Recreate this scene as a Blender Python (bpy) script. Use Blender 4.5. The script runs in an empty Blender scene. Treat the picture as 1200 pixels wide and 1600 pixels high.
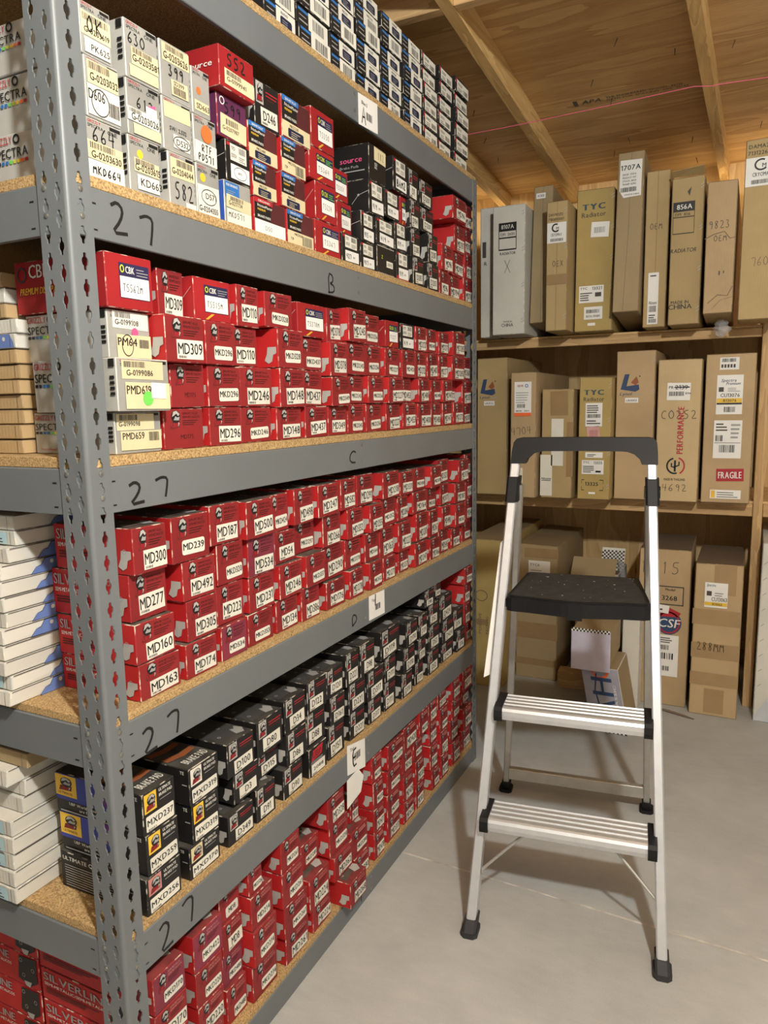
import bpy, math, random
from mathutils import Vector, Matrix

S = bpy.context.scene
COL = S.collection
R = random.Random(7)

# ------------------------------------------------------------------ camera, world, lights, exposure
F_PX = 1151.23
yaw, pitch, roll = math.radians(26.487), math.radians(8.318), math.radians(-0.982)
fw0 = Vector((-math.sin(yaw), math.cos(yaw), 0)); rt0 = Vector((math.cos(yaw), math.sin(yaw), 0)); up0 = Vector((0, 0, 1))
fw = math.cos(pitch) * fw0 - math.sin(pitch) * up0
upc = math.sin(pitch) * fw0 + math.cos(pitch) * up0
rt = math.cos(roll) * rt0 + math.sin(roll) * upc
up = -math.sin(roll) * rt0 + math.cos(roll) * upc
cam = bpy.data.cameras.new('camera')
cam.sensor_fit = 'VERTICAL'; cam.sensor_height = 36.0
cam.lens = F_PX / 1600 * 36.0
cam.clip_start = 0.05
co = bpy.data.objects.new('camera', cam); COL.objects.link(co)
M = Matrix((rt, up, -fw)).transposed().to_4x4(); M.translation = Vector((0.8999, -0.7992, 1.3679))
co.matrix_world = M
S.camera = co

w = bpy.data.worlds.new('world'); S.world = w; w.use_nodes = True
w.node_tree.nodes['Background'].inputs[0].default_value = (1.0, 0.97, 0.92, 1)
w.node_tree.nodes['Background'].inputs[1].default_value = 0.03

def lamp(name, kind, loc, power, color, size=0.1, size_y=None, rot=None):
    l = bpy.data.lights.new(name, kind); l.energy = power; l.color = color
    if kind == 'AREA':
        l.shape = 'RECTANGLE'; l.size = size; l.size_y = size_y or size
    else:
        l.shadow_soft_size = size
    o = bpy.data.objects.new(name, l); o.location = loc
    if rot: o.rotation_euler = rot
    COL.objects.link(o); return o

lamp('ceiling_bulb', 'POINT', (1.36, -0.74, 2.36), 212, (0.985, 1.0, 0.95), 0.055)
lamp('aisle_bulb', 'POINT', (2.3, 1.2, 2.1), 7, (1.0, 0.99, 0.94), 0.12)
lamp('eave_glow_fill', 'AREA', (0.25, 3.16, 2.22), 4.0, (1.0, 0.78, 0.46), 2.2, 0.10, (math.pi, 0, 0))  # unseen area light added to make the sheathing glow near the eave

S.view_settings.view_transform = 'Standard'
S.view_settings.look = 'None'
S.view_settings.gamma = 1.0
S.view_settings.use_curve_mapping = False
S.view_settings.exposure = 0.0

# ------------------------------------------------------------------ materials
MATS = {}
def mat(name, col, rough=0.6, metal=0.0, var=0.08, scale=18.0, rnd=0.10, bump=0.0, dust=0.0, spec=0.4):
    m = bpy.data.materials.new(name); m.use_nodes = True
    nt = m.node_tree; n = nt.nodes; L = nt.links
    b = n['Principled BSDF']
    b.inputs['Roughness'].default_value = rough; b.inputs['Metallic'].default_value = metal
    b.inputs['Specular IOR Level'].default_value = spec
    tc = n.new('ShaderNodeTexCoord'); oi = n.new('ShaderNodeObjectInfo')
    ad = n.new('ShaderNodeVectorMath'); ad.operation = 'ADD'
    L.new(tc.outputs['Object'], ad.inputs[0]); 
    ml = n.new('ShaderNodeMath'); ml.operation = 'MULTIPLY'; ml.inputs[1].default_value = 9.0
    L.new(oi.outputs['Random'], ml.inputs[0]); L.new(ml.outputs[0], ad.inputs[1])
    nz = n.new('ShaderNodeTexNoise'); nz.inputs['Scale'].default_value = scale; nz.inputs['Detail'].default_value = 5
    L.new(ad.outputs[0], nz.inputs['Vector'])
    mr = n.new('ShaderNodeMapRange'); mr.inputs[1].default_value = 0.3; mr.inputs[2].default_value = 0.7
    mr.inputs[3].default_value = 1 - var; mr.inputs[4].default_value = 1 + var
    L.new(nz.outputs['Fac'], mr.inputs[0])
    mr2 = n.new('ShaderNodeMapRange'); mr2.inputs[3].default_value = 1 - rnd; mr2.inputs[4].default_value = 1 + rnd
    L.new(oi.outputs['Random'], mr2.inputs[0])
    mu = n.new('ShaderNodeMath'); mu.operation = 'MULTIPLY'
    L.new(mr.outputs[0], mu.inputs[0]); L.new(mr2.outputs[0], mu.inputs[1])
    sc = n.new('ShaderNodeVectorMath'); sc.operation = 'SCALE'; sc.inputs[0].default_value = col
    L.new(mu.outputs[0], sc.inputs['Scale'])
    L.new(sc.outputs[0], b.inputs['Base Color'])
    if bump:
        bp = n.new('ShaderNodeBump'); bp.inputs['Strength'].default_value = bump; bp.inputs['Distance'].default_value = 0.003
        L.new(nz.outputs['Fac'], bp.inputs['Height']); L.new(bp.outputs[0], b.inputs['Normal'])
    MATS[name] = m
    return m

def worn(name, base, paper=(.62, .52, .42), thr=0.56, scale=55):
    """printed card edge: base colour with scuffed paper showing through"""
    m = mat(name, base, .7, rnd=.05)
    nt = m.node_tree; n = nt.nodes; L = nt.links; b = n['Principled BSDF']
    tc = n.new('ShaderNodeTexCoord'); oi = n.new('ShaderNodeObjectInfo'); ad = n.new('ShaderNodeVectorMath')
    L.new(tc.outputs['Object'], ad.inputs[0]); ml = n.new('ShaderNodeMath'); ml.operation = 'MULTIPLY'; ml.inputs[1].default_value = 31
    L.new(oi.outputs['Random'], ml.inputs[0]); L.new(ml.outputs[0], ad.inputs[1])
    nz = n.new('ShaderNodeTexNoise'); nz.inputs['Scale'].default_value = scale; nz.inputs['Detail'].default_value = 4
    L.new(ad.outputs[0], nz.inputs['Vector'])
    mr = n.new('ShaderNodeMapRange'); mr.inputs[1].default_value = thr - .04; mr.inputs[2].default_value = thr + .06
    L.new(nz.outputs['Fac'], mr.inputs[0])
    mx = n.new('ShaderNodeMix'); mx.data_type = 'RGBA'
    src = b.inputs['Base Color'].links[0].from_socket
    L.new(mr.outputs[0], mx.inputs[0]); L.new(src, mx.inputs[6]); mx.inputs[7].default_value = (*paper, 1)
    L.new(mx.outputs[2], b.inputs['Base Color'])

def scuffed(name, base, paper, thr=.68, rough=.55, scale=14, stretch=(1, 1, 5), spec=.4, rnd=.1):
    """printed card face with a few long thin scratches"""
    m = mat(name, base, rough, spec=spec, rnd=rnd)
    nt = m.node_tree; n = nt.nodes; L = nt.links; b = n['Principled BSDF']
    tc = n.new('ShaderNodeTexCoord'); oi = n.new('ShaderNodeObjectInfo')
    mp = n.new('ShaderNodeMapping'); mp.inputs['Rotation'].default_value = (.5, .3, .2); mp.inputs['Scale'].default_value = stretch
    L.new(tc.outputs['Object'], mp.inputs[0])
    ml = n.new('ShaderNodeMath'); ml.operation = 'MULTIPLY'; ml.inputs[1].default_value = 47
    L.new(oi.outputs['Random'], ml.inputs[0]); L.new(ml.outputs[0], mp.inputs['Location'])
    nz = n.new('ShaderNodeTexNoise'); nz.inputs['Scale'].default_value = scale; nz.inputs['Detail'].default_value = 8; nz.inputs['Roughness'].default_value = .7
    L.new(mp.outputs[0], nz.inputs['Vector'])
    mr = n.new('ShaderNodeMapRange'); mr.inputs[1].default_value = thr; mr.inputs[2].default_value = thr + .06; mr.inputs[4].default_value = .75
    L.new(nz.outputs['Fac'], mr.inputs[0])
    mx = n.new('ShaderNodeMix'); mx.data_type = 'RGBA'
    src = b.inputs['Base Color'].links[0].from_socket
    L.new(mr.outputs[0], mx.inputs[0]); L.new(src, mx.inputs[6]); mx.inputs[7].default_value = (*paper, 1)
    L.new(mx.outputs[2], b.inputs['Base Color'])

PAPER = (.62, .50, .40)
scuffed('red_front', (.245, .018, .021), PAPER, .72)
scuffed('red_side', (.44, .016, .018), PAPER, .72)
scuffed('plum_front', (.215, .028, .052), PAPER, .70)
scuffed('red_bright', (.33, .014, .018), PAPER, .74)
mat('red_top', (.22, .035, .035), .8, var=.3, scale=30)
mat('dark_top', (.10, .075, .062), .8, var=.35, scale=30)
scuffed('black_card', (.014, .013, .013), (.35, .33, .3), .73, .45)
mat('black_top', (.055, .052, .047), .6, var=.5, scale=24)
scuffed('grey_card', (.30, .295, .275), (.6, .58, .52), .74)
mat('grey_side', (.42, .415, .39), .5)
mat('grey_top', (.30, .29, .26), .7)
scuffed('maroon_card', (.085, .018, .02), PAPER, .74)
scuffed('purple_card', (.10, .02, .065), PAPER, .72)
mat('blue_card', (.04, .10, .42), .5)
mat('navy', (.022, .02, .07), .5)
mat('royal', (.035, .05, .33), .5)
mat('violet', (.16, .03, .25), .5)
worn('worn_red', (.30, .02, .022)); worn('worn_black', (.02, .018, .017), (.5, .45, .38), .54); worn('worn_grey', (.5, .49, .46), (.7, .66, .58))
worn('worn_brown', (.28, .19, .10), (.42, .31, .19), .6, 20)
mat('label_white', (.72, .70, .62), .55, var=.04, rnd=.05)
mat('label_cream', (.66, .57, .36), .6, var=.05, rnd=.05)
mat('paper_bright', (.80, .79, .76), .55, var=.03, rnd=.03)
mat('ink', (.012, .012, .012), .5, rnd=.0)
mat('ink_soft', (.07, .06, .055), .6, rnd=0)
mat('ink_dark_red', (.05, .008, .008), .6, rnd=0)
mat('print_white', (.75, .73, .68), .5, rnd=0)
mat('print_pinkish', (.50, .22, .20), .5, rnd=0)
mat('print_grey', (.33, .33, .33), .4, rnd=0)
mat('print_silver', (.42, .41, .39), .35, .0, rnd=0)
mat('print_darkgrey', (.06, .06, .06), .5, rnd=0)
mat('print_red', (.42, .02, .03), .5, rnd=0)
mat('print_maroon', (.13, .02, .02), .5, rnd=0)
mat('print_yellow', (.78, .50, .05), .5, rnd=0)
mat('print_lime', (.55, .60, .05), .5, rnd=0)
mat('print_blue', (.03, .16, .46), .5, rnd=0)
mat('print_navy', (.015, .02, .055), .5, rnd=0)
mat('print_green', (.16, .62, .10), .5, rnd=0)
mat('print_orange', (.85, .16, .04), .5, rnd=0)
mat('print_pink', (.72, .10, .25), .5, rnd=0)
mat('print_copper', (.30, .09, .035), .5, rnd=0)
mat('print_lavender', (.52, .49, .60), .5, rnd=0)
mat('steel_grey_paint', (.150, .165, .175), .42, 0, var=.05, scale=6, rnd=.02, spec=.5)
mat('rivet_steel', (.30, .30, .28), .35, .7)
mat('aluminium', (.74, .76, .80), .34, .75, var=.04, scale=40, rnd=0)
mat('aluminium_dull', (.50, .49, .46), .42, .7, var=.06, scale=40, rnd=0)
mat('black_plastic', (.0095, .0095, .011), .55, var=.1, scale=30, spec=.25)
mat('grey_tread', (.030, .030, .031), .7, var=.35, scale=35)
mat('grey_rubber', (.030, .031, .035), .6)
mat('white_board', (.60, .59, .55), .7, var=.08, scale=12)
mat('tape', (.33, .22, .11), .22, var=.06, spec=.6)
mat('clear_film', (.55, .55, .57), .15, var=.1, spec=.7)
MATS['clear_film'].node_tree.nodes['Principled BSDF'].inputs['Alpha'].default_value = .35
mat('pink_string', (.75, .13, .22), .7)
mat('nail_steel', (.06, .055, .05), .5, .5)
mat('pale_film', (.55, .54, .50), .3)

def kraft(name, col, rough=.75):
    m = mat(name, col, rough, var=.09, scale=5, rnd=.05)
    nt = m.node_tree; n = nt.nodes; L = nt.links; b = n['Principled BSDF']
    tc = n.new('ShaderNodeTexCoord'); wv = n.new('ShaderNodeTexWave'); wv.bands_direction = 'X'
    wv.inputs['Scale'].default_value = 38; wv.inputs['Distortion'].default_value = .5
    L.new(tc.outputs['Object'], wv.inputs[0])
    bp = n.new('ShaderNodeBump'); bp.inputs['Strength'].default_value = .08; bp.inputs['Distance'].default_value = .002
    L.new(wv.outputs['Fac'], bp.inputs['Height']); L.new(bp.outputs[0], b.inputs['Normal'])
kraft('kraft', (.42, .305, .145)); kraft('kraft_gold', (.43, .315, .115)); kraft('kraft_pale', (.52, .39, .215))
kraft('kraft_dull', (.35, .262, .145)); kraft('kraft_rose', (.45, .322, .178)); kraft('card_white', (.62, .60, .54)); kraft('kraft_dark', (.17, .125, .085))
kraft('card_bluish', (.52, .56, .60))

def wood(name, c0, c1, scale=(1, 1, 1), rough=.7, rings=6.0, dist=6.0, knots=True, axis='Y'):
    m = bpy.data.materials.new(name); m.use_nodes = True
    nt = m.node_tree; n = nt.nodes; L = nt.links; b = n['Principled BSDF']; b.inputs['Roughness'].default_value = rough
    b.inputs['Specular IOR Level'].default_value = .25
    tc = n.new('ShaderNodeTexCoord'); mp = n.new('ShaderNodeMapping'); mp.inputs['Scale'].default_value = scale
    L.new(tc.outputs['Object'], mp.inputs[0])
    nz = n.new('ShaderNodeTexNoise'); nz.inputs['Scale'].default_value = 1.6; nz.inputs['Detail'].default_value = 3; nz.inputs['Distortion'].default_value = .6
    L.new(mp.outputs[0], nz.inputs['Vector'])
    mm = n.new('ShaderNodeMath'); mm.operation = 'MULTIPLY'; mm.inputs[1].default_value = rings
    L.new(nz.outputs['Fac'], mm.inputs[0])
    fr = n.new('ShaderNodeMath'); fr.operation = 'FRACT'; L.new(mm.outputs[0], fr.inputs[0])
    n2 = n.new('ShaderNodeTexNoise'); n2.inputs['Scale'].default_value = 30; n2.inputs['Detail'].default_value = 6
    L.new(mp.outputs[0], n2.inputs['Vector'])
    a = n.new('ShaderNodeMath'); a.operation = 'MULTIPLY_ADD'; a.inputs[1].default_value = .5; L.new(fr.outputs[0], a.inputs[0]); 
    a2 = n.new('ShaderNodeMath'); a2.operation = 'MULTIPLY'; a2.inputs[1].default_value = .6; L.new(n2.outputs['Fac'], a2.inputs[0]); L.new(a2.outputs[0], a.inputs[2])
    rp = n.new('ShaderNodeValToRGB'); rp.color_ramp.elements[0].color = (*c0, 1); rp.color_ramp.elements[1].color = (*c1, 1)
    rp.color_ramp.elements[0].position = .15; rp.color_ramp.elements[1].position = .85
    L.new(a.outputs[0], rp.inputs[0])
    out = rp.outputs[0]
    if knots:
        vo = n.new('ShaderNodeTexVoronoi'); vo.inputs['Scale'].default_value = 2.2
        mp2 = n.new('ShaderNodeMapping'); mp2.inputs['Scale'].default_value = (scale[0] * 1.0, scale[1] * 1.0, scale[2]); L.new(tc.outputs['Object'], mp2.inputs[0]); L.new(mp2.outputs[0], vo.inputs['Vector'])
        kr = n.new('ShaderNodeMapRange'); kr.inputs[1].default_value = .015; kr.inputs[2].default_value = .055; kr.inputs[3].default_value = .75; kr.inputs[4].default_value = 0
        L.new(vo.outputs['Distance'], kr.inputs[0])
        mx = n.new('ShaderNodeMix'); mx.data_type = 'RGBA'; L.new(kr.outputs[0], mx.inputs[0]); L.new(out, mx.inputs[6]); mx.inputs[7].default_value = (.06, .03, .012, 1)
        out = mx.outputs[2]
    L.new(out, b.inputs['Base Color'])
    bp = n.new('ShaderNodeBump'); bp.inputs['Strength'].default_value = .15; bp.inputs['Distance'].default_value = .002
    L.new(n2.outputs['Fac'], bp.inputs['Height']); L.new(bp.outputs[0], b.inputs['Normal'])
    MATS[name] = m
wood('plywood_ceiling', (.38, .215, .085), (.60, .39, .18), (.55, 5.0, 1), .6, 5.0)
wood('plywood_wall', (.52, .33, .14), (.74, .51, .25), (4, 4, .5), .65, 4)
wood('lumber_long', (.46, .28, .10), (.72, .48, .21), (8, .7, 8), .65, 7, knots=False)
wood('lumber_across', (.42, .26, .115), (.64, .42, .21), (.7, 8, 8), .65, 7, knots=False)
wood('lumber_upright', (.40, .25, .115), (.60, .40, .20), (8, 8, .7), .65, 7, knots=False)

def chipboard():
    m = bpy.data.materials.new('chipboard'); m.use_nodes = True
    nt = m.node_tree; n = nt.nodes; L = nt.links; b = n['Principled BSDF']; b.inputs['Roughness'].default_value = .85
    tc = n.new('ShaderNodeTexCoord'); nz = n.new('ShaderNodeTexNoise'); nz.inputs['Scale'].default_value = 330; nz.inputs['Detail'].default_value = 4
    L.new(tc.outputs['Object'], nz.inputs['Vector'])
    rp = n.new('ShaderNodeValToRGB'); e = rp.color_ramp.elements
    e[0].position = .30; e[0].color = (.19, .105, .038, 1); e[1].position = .68; e[1].color = (.60, .41, .19, 1)
    L.new(nz.outputs['Fac'], rp.inputs[0]); L.new(rp.outputs[0], b.inputs['Base Color'])
    bp = n.new('ShaderNodeBump'); bp.inputs['Strength'].default_value = .3; bp.inputs['Distance'].default_value = .001
    L.new(nz.outputs['Fac'], bp.inputs['Height']); L.new(bp.outputs[0], b.inputs['Normal'])
    MATS['chipboard'] = m
chipboard()

def concrete():
    m = bpy.data.materials.new('concrete'); m.use_nodes = True
    nt = m.node_tree; n = nt.nodes; L = nt.links; b = n['Principled BSDF']; b.inputs['Roughness'].default_value = .62
    b.inputs['Specular IOR Level'].default_value = .3
    tc = n.new('ShaderNodeTexCoord')
    def noise(s, d, vec=None):
        z = n.new('ShaderNodeTexNoise'); z.inputs['Scale'].default_value = s; z.inputs['Detail'].default_value = d
        L.new(vec or tc.outputs['Object'], z.inputs['Vector']); return z.outputs['Fac']
    mp = n.new('ShaderNodeMapping'); mp.inputs['Scale'].default_value = (3.0, 9, 1); mp.inputs['Rotation'].default_value = (0, 0, 1.1); L.new(tc.outputs['Object'], mp.inputs[0])
    a = noise(1.7, 4); c = noise(9, 6); d = noise(6, 6, mp.outputs[0]); f = noise(220, 2)
    def madd(x, k, y):
        q = n.new('ShaderNodeMath'); q.operation = 'MULTIPLY_ADD'; q.inputs[1].default_value = k; L.new(x, q.inputs[0])
        if isinstance(y, float): q.inputs[2].default_value = y
        else: L.new(y, q.inputs[2])
        return q.outputs[0]
    s = madd(a, .45, -.04); s = madd(c, .22, s); s = madd(d, .12, s); s = madd(f, .12, s)
    rp = n.new('ShaderNodeValToRGB'); e = rp.color_ramp.elements
    e[0].position = .20; e[0].color = (.30, .302, .296, 1); e[1].position = .62; e[1].color = (.53, .535, .53, 1)
    L.new(s, rp.inputs[0])
    # pale scuffed patch and dark specks
    vo = n.new('ShaderNodeTexVoronoi'); vo.inputs['Scale'].default_value = 11; L.new(tc.outputs['Object'], vo.inputs['Vector'])
    kr = n.new('ShaderNodeMapRange'); kr.inputs[1].default_value = .03; kr.inputs[2].default_value = .06; kr.inputs[3].default_value = .6; kr.inputs[4].default_value = 0
    L.new(vo.outputs['Distance'], kr.inputs[0])
    th = n.new('ShaderNodeMath'); th.operation = 'GREATER_THAN'; th.inputs[1].default_value = .60; L.new(c, th.inputs[0])
    k2 = n.new('ShaderNodeMath'); k2.operation = 'MULTIPLY'; L.new(kr.outputs[0], k2.inputs[0]); L.new(th.outputs[0], k2.inputs[1])
    mx = n.new('ShaderNodeMix'); mx.data_type = 'RGBA'; L.new(k2.outputs[0], mx.inputs[0]); L.new(rp.outputs[0], mx.inputs[6]); mx.inputs[7].default_value = (.12, .11, .10, 1)
    L.new(mx.outputs[2], b.inputs['Base Color'])
    bp = n.new('ShaderNodeBump'); bp.inputs['Strength'].default_value = .12; bp.inputs['Distance'].default_value = .004
    L.new(c, bp.inputs['Height']); L.new(bp.outputs[0], b.inputs['Normal'])
    MATS['concrete'] = m
concrete()
mat('joint_filler', (.56, .53, .48), .8, var=.35, scale=25)
mat('plaster', (.40, .40, .39), .85, var=.04, scale=3)
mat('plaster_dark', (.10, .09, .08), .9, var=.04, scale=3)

# ------------------------------------------------------------------ mesh builder
class MB:
    def __init__(s): s.v = []; s.f = []; s.m = []; s.slots = []
    def slot(s, m):
        if m not in s.slots: s.slots.append(m)
        return s.slots.index(m)
    def add(s, vs, fs, m):
        k = len(s.v); s.v += [tuple(p) for p in vs]; i = s.slot(m)
        for f in fs: s.f.append([k + q for q in f]); s.m.append(i)
    def box(s, x0, x1, y0, y1, z0, z1, m, c=0.0, mats=None, cw=None, jit=None):
        """axis-aligned box, chamfered by c; mats maps '+x','-x',... to a material; cw is the chamfer material"""
        mats = mats or {}
        lo = (x0, y0, z0); hi = (x1, y1, z1)
        cen = Vector(((x0 + x1) / 2, (y0 + y1) / 2, (z0 + z1) / 2))
        if c <= 0:
            vs = [(hi[0] if i & 1 else lo[0], hi[1] if i & 2 else lo[1], hi[2] if i & 4 else lo[2]) for i in range(8)]
            if jit: vs = [jit(v) for v in vs]
            for n, f in (('-x', (0, 4, 6, 2)), ('+x', (1, 3, 7, 5)), ('-y', (0, 1, 5, 4)), ('+y', (2, 6, 7, 3)), ('-z', (0, 2, 3, 1)), ('+z', (4, 5, 7, 6))):
                s.add([vs[q] for q in f], [(0, 1, 2, 3)], mats.get(n, m))
            return
        V = {}
        for i in range(8):
            sg = [1 if i & (1 << a) else -1 for a in range(3)]
            base = [hi[a] if sg[a] > 0 else lo[a] for a in range(3)]
            for a in range(3):
                p = [base[b] - (c * sg[b] if b != a else 0) for b in range(3)]
                V[(i, a)] = jit(tuple(p), tuple(base)) if jit else tuple(p)
        def face(keys, mm):
            P = [Vector(V[k]) for k in keys]
            n = (P[1] - P[0]).cross(P[2] - P[0]); ctr = sum(P, Vector()) / len(P)
            if n.dot(ctr - cen) < 0: P.reverse()
            s.add(P, [tuple(range(len(P)))], mm)
        for a in range(3):
            o = [b for b in range(3) if b != a]
            for sd in (0, 1):
                base = (1 << a) if sd else 0
                ks = [base, base | 1 << o[0], base | 1 << o[0] | 1 << o[1], base | 1 << o[1]]
                face([(k, a) for k in ks], mats.get(('+' if sd else '-') + 'xyz'[a], m))
        cm = cw or m
        for a in range(3):
            o = [b for b in range(3) if b != a]
            for s0 in (0, 1):
                for s1 in (0, 1):
                    k = (s0 << o[0]) | (s1 << o[1]); k2 = k | 1 << a
                    face([(k, o[0]), (k, o[1]), (k2, o[1]), (k2, o[0])], cm)
        for i in range(8): face([(i, 0), (i, 1), (i, 2)], cm)
    def tube(s, pts, r, m, n=8, cap=True):
        pts = [Vector(p) for p in pts]; k = len(s.v); i = s.slot(m)
        rr = r if isinstance(r, (list, tuple)) else [r] * len(pts)
        t0 = (pts[1] - pts[0]).normalized(); a = Vector((0, 0, 1)) if abs(t0.z) < .9 else Vector((1, 0, 0))
        for q, p in enumerate(pts):
            t = (pts[min(q + 1, len(pts) - 1)] - pts[max(q - 1, 0)]).normalized()
            u = t.cross(a).normalized(); vv = t.cross(u).normalized()
            for j in range(n):
                an = 2 * math.pi * j / n
                s.v.append(tuple(p + u * math.cos(an) * rr[q] + vv * math.sin(an) * rr[q]))
        for q in range(len(pts) - 1):
            for j in range(n):
                j2 = (j + 1) % n
                s.f.append([k + q * n + j, k + q * n + j2, k + (q + 1) * n + j2, k + (q + 1) * n + j]); s.m.append(i)
        if cap:
            s.f.append([k + j for j in range(n)][::-1]); s.m.append(i)
            e = k + (len(pts) - 1) * n; s.f.append([e + j for j in range(n)]); s.m.append(i)
    def prism(s, poly, ax, lo, hi, m, capm=None):
        """extrude a 2-D polygon along axis ax ('x','y','z') from lo to hi"""
        n = len(poly)
        def P(q, t):
            if ax == 'x': return (t, q[0], q[1])
            if ax == 'y': return (q[0], t, q[1])
            return (q[0], q[1], t)
        vs = [P(q, lo) for q in poly] + [P(q, hi) for q in poly]
        fs = [(i, (i + 1) % n, n + (i + 1) % n, n + i) for i in range(n)]
        s.add(vs, fs + [tuple(range(n))[::-1], tuple(range(n, 2 * n))], m)
    def xform(s, Mx, start=0):
        for i in range(start, len(s.v)): s.v[i] = tuple(Mx @ Vector(s.v[i]))
    def build(s, name, parent=None, smooth=False, recalc=False):
        me = bpy.data.meshes.new(name); me.from_pydata(s.v, [], s.f)
        for q in s.slots: me.materials.append(MATS[q])
        me.polygons.foreach_set('material_index', s.m)
        if smooth: me.polygons.foreach_set('use_smooth', [True] * len(s.f))
        if recalc:
            import bmesh
            b = bmesh.new(); b.from_mesh(me); bmesh.ops.recalc_face_normals(b, faces=b.faces); b.to_mesh(me); b.free()
        me.update()
        o = bpy.data.objects.new(name, me); COL.objects.link(o)
        if parent: o.parent = parent
        return o

def thing(name, label, cat, loc=(0, 0, 0), rz=0.0, group=None):
    o = bpy.data.objects.new(name, None); COL.objects.link(o)
    o.empty_display_size = .05
    o.location = loc; o.rotation_euler = (0, 0, rz); o['label'] = label; o['category'] = cat
    if group: o['group'] = group
    return o
def tag(o, label, cat, group=None, kind=None):
    o['label'] = label; o['category'] = cat
    if group: o['group'] = group
    if kind: o['kind'] = kind
    return o
def structure(o, label=None):
    o['kind'] = 'structure'
    if label: o['label'] = label
    return o

# ------------------------------------------------------------------ lettering
_G = {}
def _glyph_mesh(txt, bold):
    cu = bpy.data.curves.new('g', 'FONT'); cu.body = txt; cu.size = 1; cu.resolution_u = 2; cu.fill_mode = 'FRONT'
    o = bpy.data.objects.new('g', cu)
    me = bpy.data.meshes.new_from_object(o)
    vs = [(v.co.x, v.co.y) for v in me.vertices]; fs = [tuple(p.vertices) for p in me.polygons]
    bpy.data.objects.remove(o); bpy.data.curves.remove(cu); bpy.data.meshes.remove(me)
    return vs, fs
def glyph(c, bold):
    k = (c, bold)
    if k not in _G:
        if c == ' ': _G[k] = ([], [], .28)
        elif c == '1': _G[k] = ([(.13, 0), (.215, 0), (.215, .72), (.15, .72), (.0, .60), (.0, .515), (.13, .60)], [(0, 1, 2, 3, 6), (3, 4, 5, 6)], .33)
        else:
            vs, fs = _glyph_mesh(c, bold)
            x0 = min(v[0] for v in vs); x1 = max(v[0] for v in vs)
            _G[k] = ([(x - x0, y) for x, y in vs], fs, x1 - x0 + .075)
    return _G[k]
def glyph_line(s, bold):
    V = []; Fc = []; x = 0
    strikes = (0, .016) if not bold else tuple(.027 * i for i in range(int(bold) + 1))
    for c in s:
        v, f, a = glyph(c, False)
        for li, sh in enumerate(strikes):
            k = len(V); V += [(px + x + sh, py, li) for px, py in v]; Fc += [tuple(k + q for q in t) for t in f]
        x += a + strikes[-1] * 1.2
    return V, Fc, max(x - .075, .01)
CAP = 0.72

HAND = {'0': [[(.5, 1), (.1, .7), (.1, .3), (.5, 0), (.9, .3), (.9, .7), (.5, 1)]], '1': [[(.4, .8), (.55, 1), (.5, 0)]],
 '2': [[(.1, .85), (.45, 1), (.75, .8), (.6, .45), (.1, .02), (.95, .08)]], '3': [[(.1, .95), (.7, .95), (.4, .55), (.8, .3), (.5, 0), (.05, .12)]],
 '4': [[(.25, 1), (.1, .45), (.9, .5)], [(.75, 1), (.65, 0)]], '5': [[(.85, 1), (.25, .97), (.2, .6), (.7, .55), (.8, .2), (.4, 0), (.1, .1)]],
 '6': [[(.75, 1), (.25, .6), (.1, .2), (.45, 0), (.8, .2), (.6, .48), (.15, .3)]], '7': [[(.05, .85), (.5, .98), (.9, .9), (.85, .5), (.7, 0)]],
 '8': [[(.8, .85), (.4, 1), (.2, .75), (.8, .3), (.5, 0), (.15, .25), (.8, .85)]], '9': [[(.85, .7), (.4, .55), (.2, .8), (.55, 1), (.85, .75), (.7, 0)]],
 'A': [[(.05, 0), (.45, 1), (.85, 0)], [(.2, .4), (.75, .42)]], 'B': [[(.15, 0), (.1, 1), (.65, .9), (.6, .55), (.2, .5), (.8, .4), (.75, .08), (.05, .02)]],
 'C': [[(.85, .85), (.5, 1), (.1, .6), (.2, .1), (.8, .05)]], 'D': [[(.15, 0), (.15, .95), (.7, .8), (.85, .35), (.15, .02)]],
 'E': [[(.85, .95), (.15, .9), (.2, .0), (.85, .05)], [(.15, .5), (.7, .5)]], 'F': [[(.15, 0), (.2, .95), (.85, 1)], [(.2, .5), (.7, .55)]],
 'K': [[(.15, 1), (.15, 0)], [(.85, 1), (.2, .5), (.9, 0)]], 'M': [[(.05, 0), (.2, 1), (.5, .4), (.8, 1), (.95, 0)]], 'P': [[(.15, 0), (.15, 1), (.8, .85), (.7, .5), (.15, .45)]],
 'R': [[(.15, 0), (.15, 1), (.8, .85), (.7, .5), (.15, .45), (.85, 0)]], 'T': [[(.05, 1), (.95, .97)], [(.5, 1), (.45, 0)]], 'X': [[(.1, 1), (.9, 0)], [(.85, 1), (.1, 0)]],
 'L': [[(.2, 1), (.15, 0), (.85, .03)]], 'O': [[(.5, 1), (.1, .6), (.2, .1), (.6, 0), (.9, .4), (.5, 1)]], '-': [[(.2, .5), (.8, .5)]]}

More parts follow.
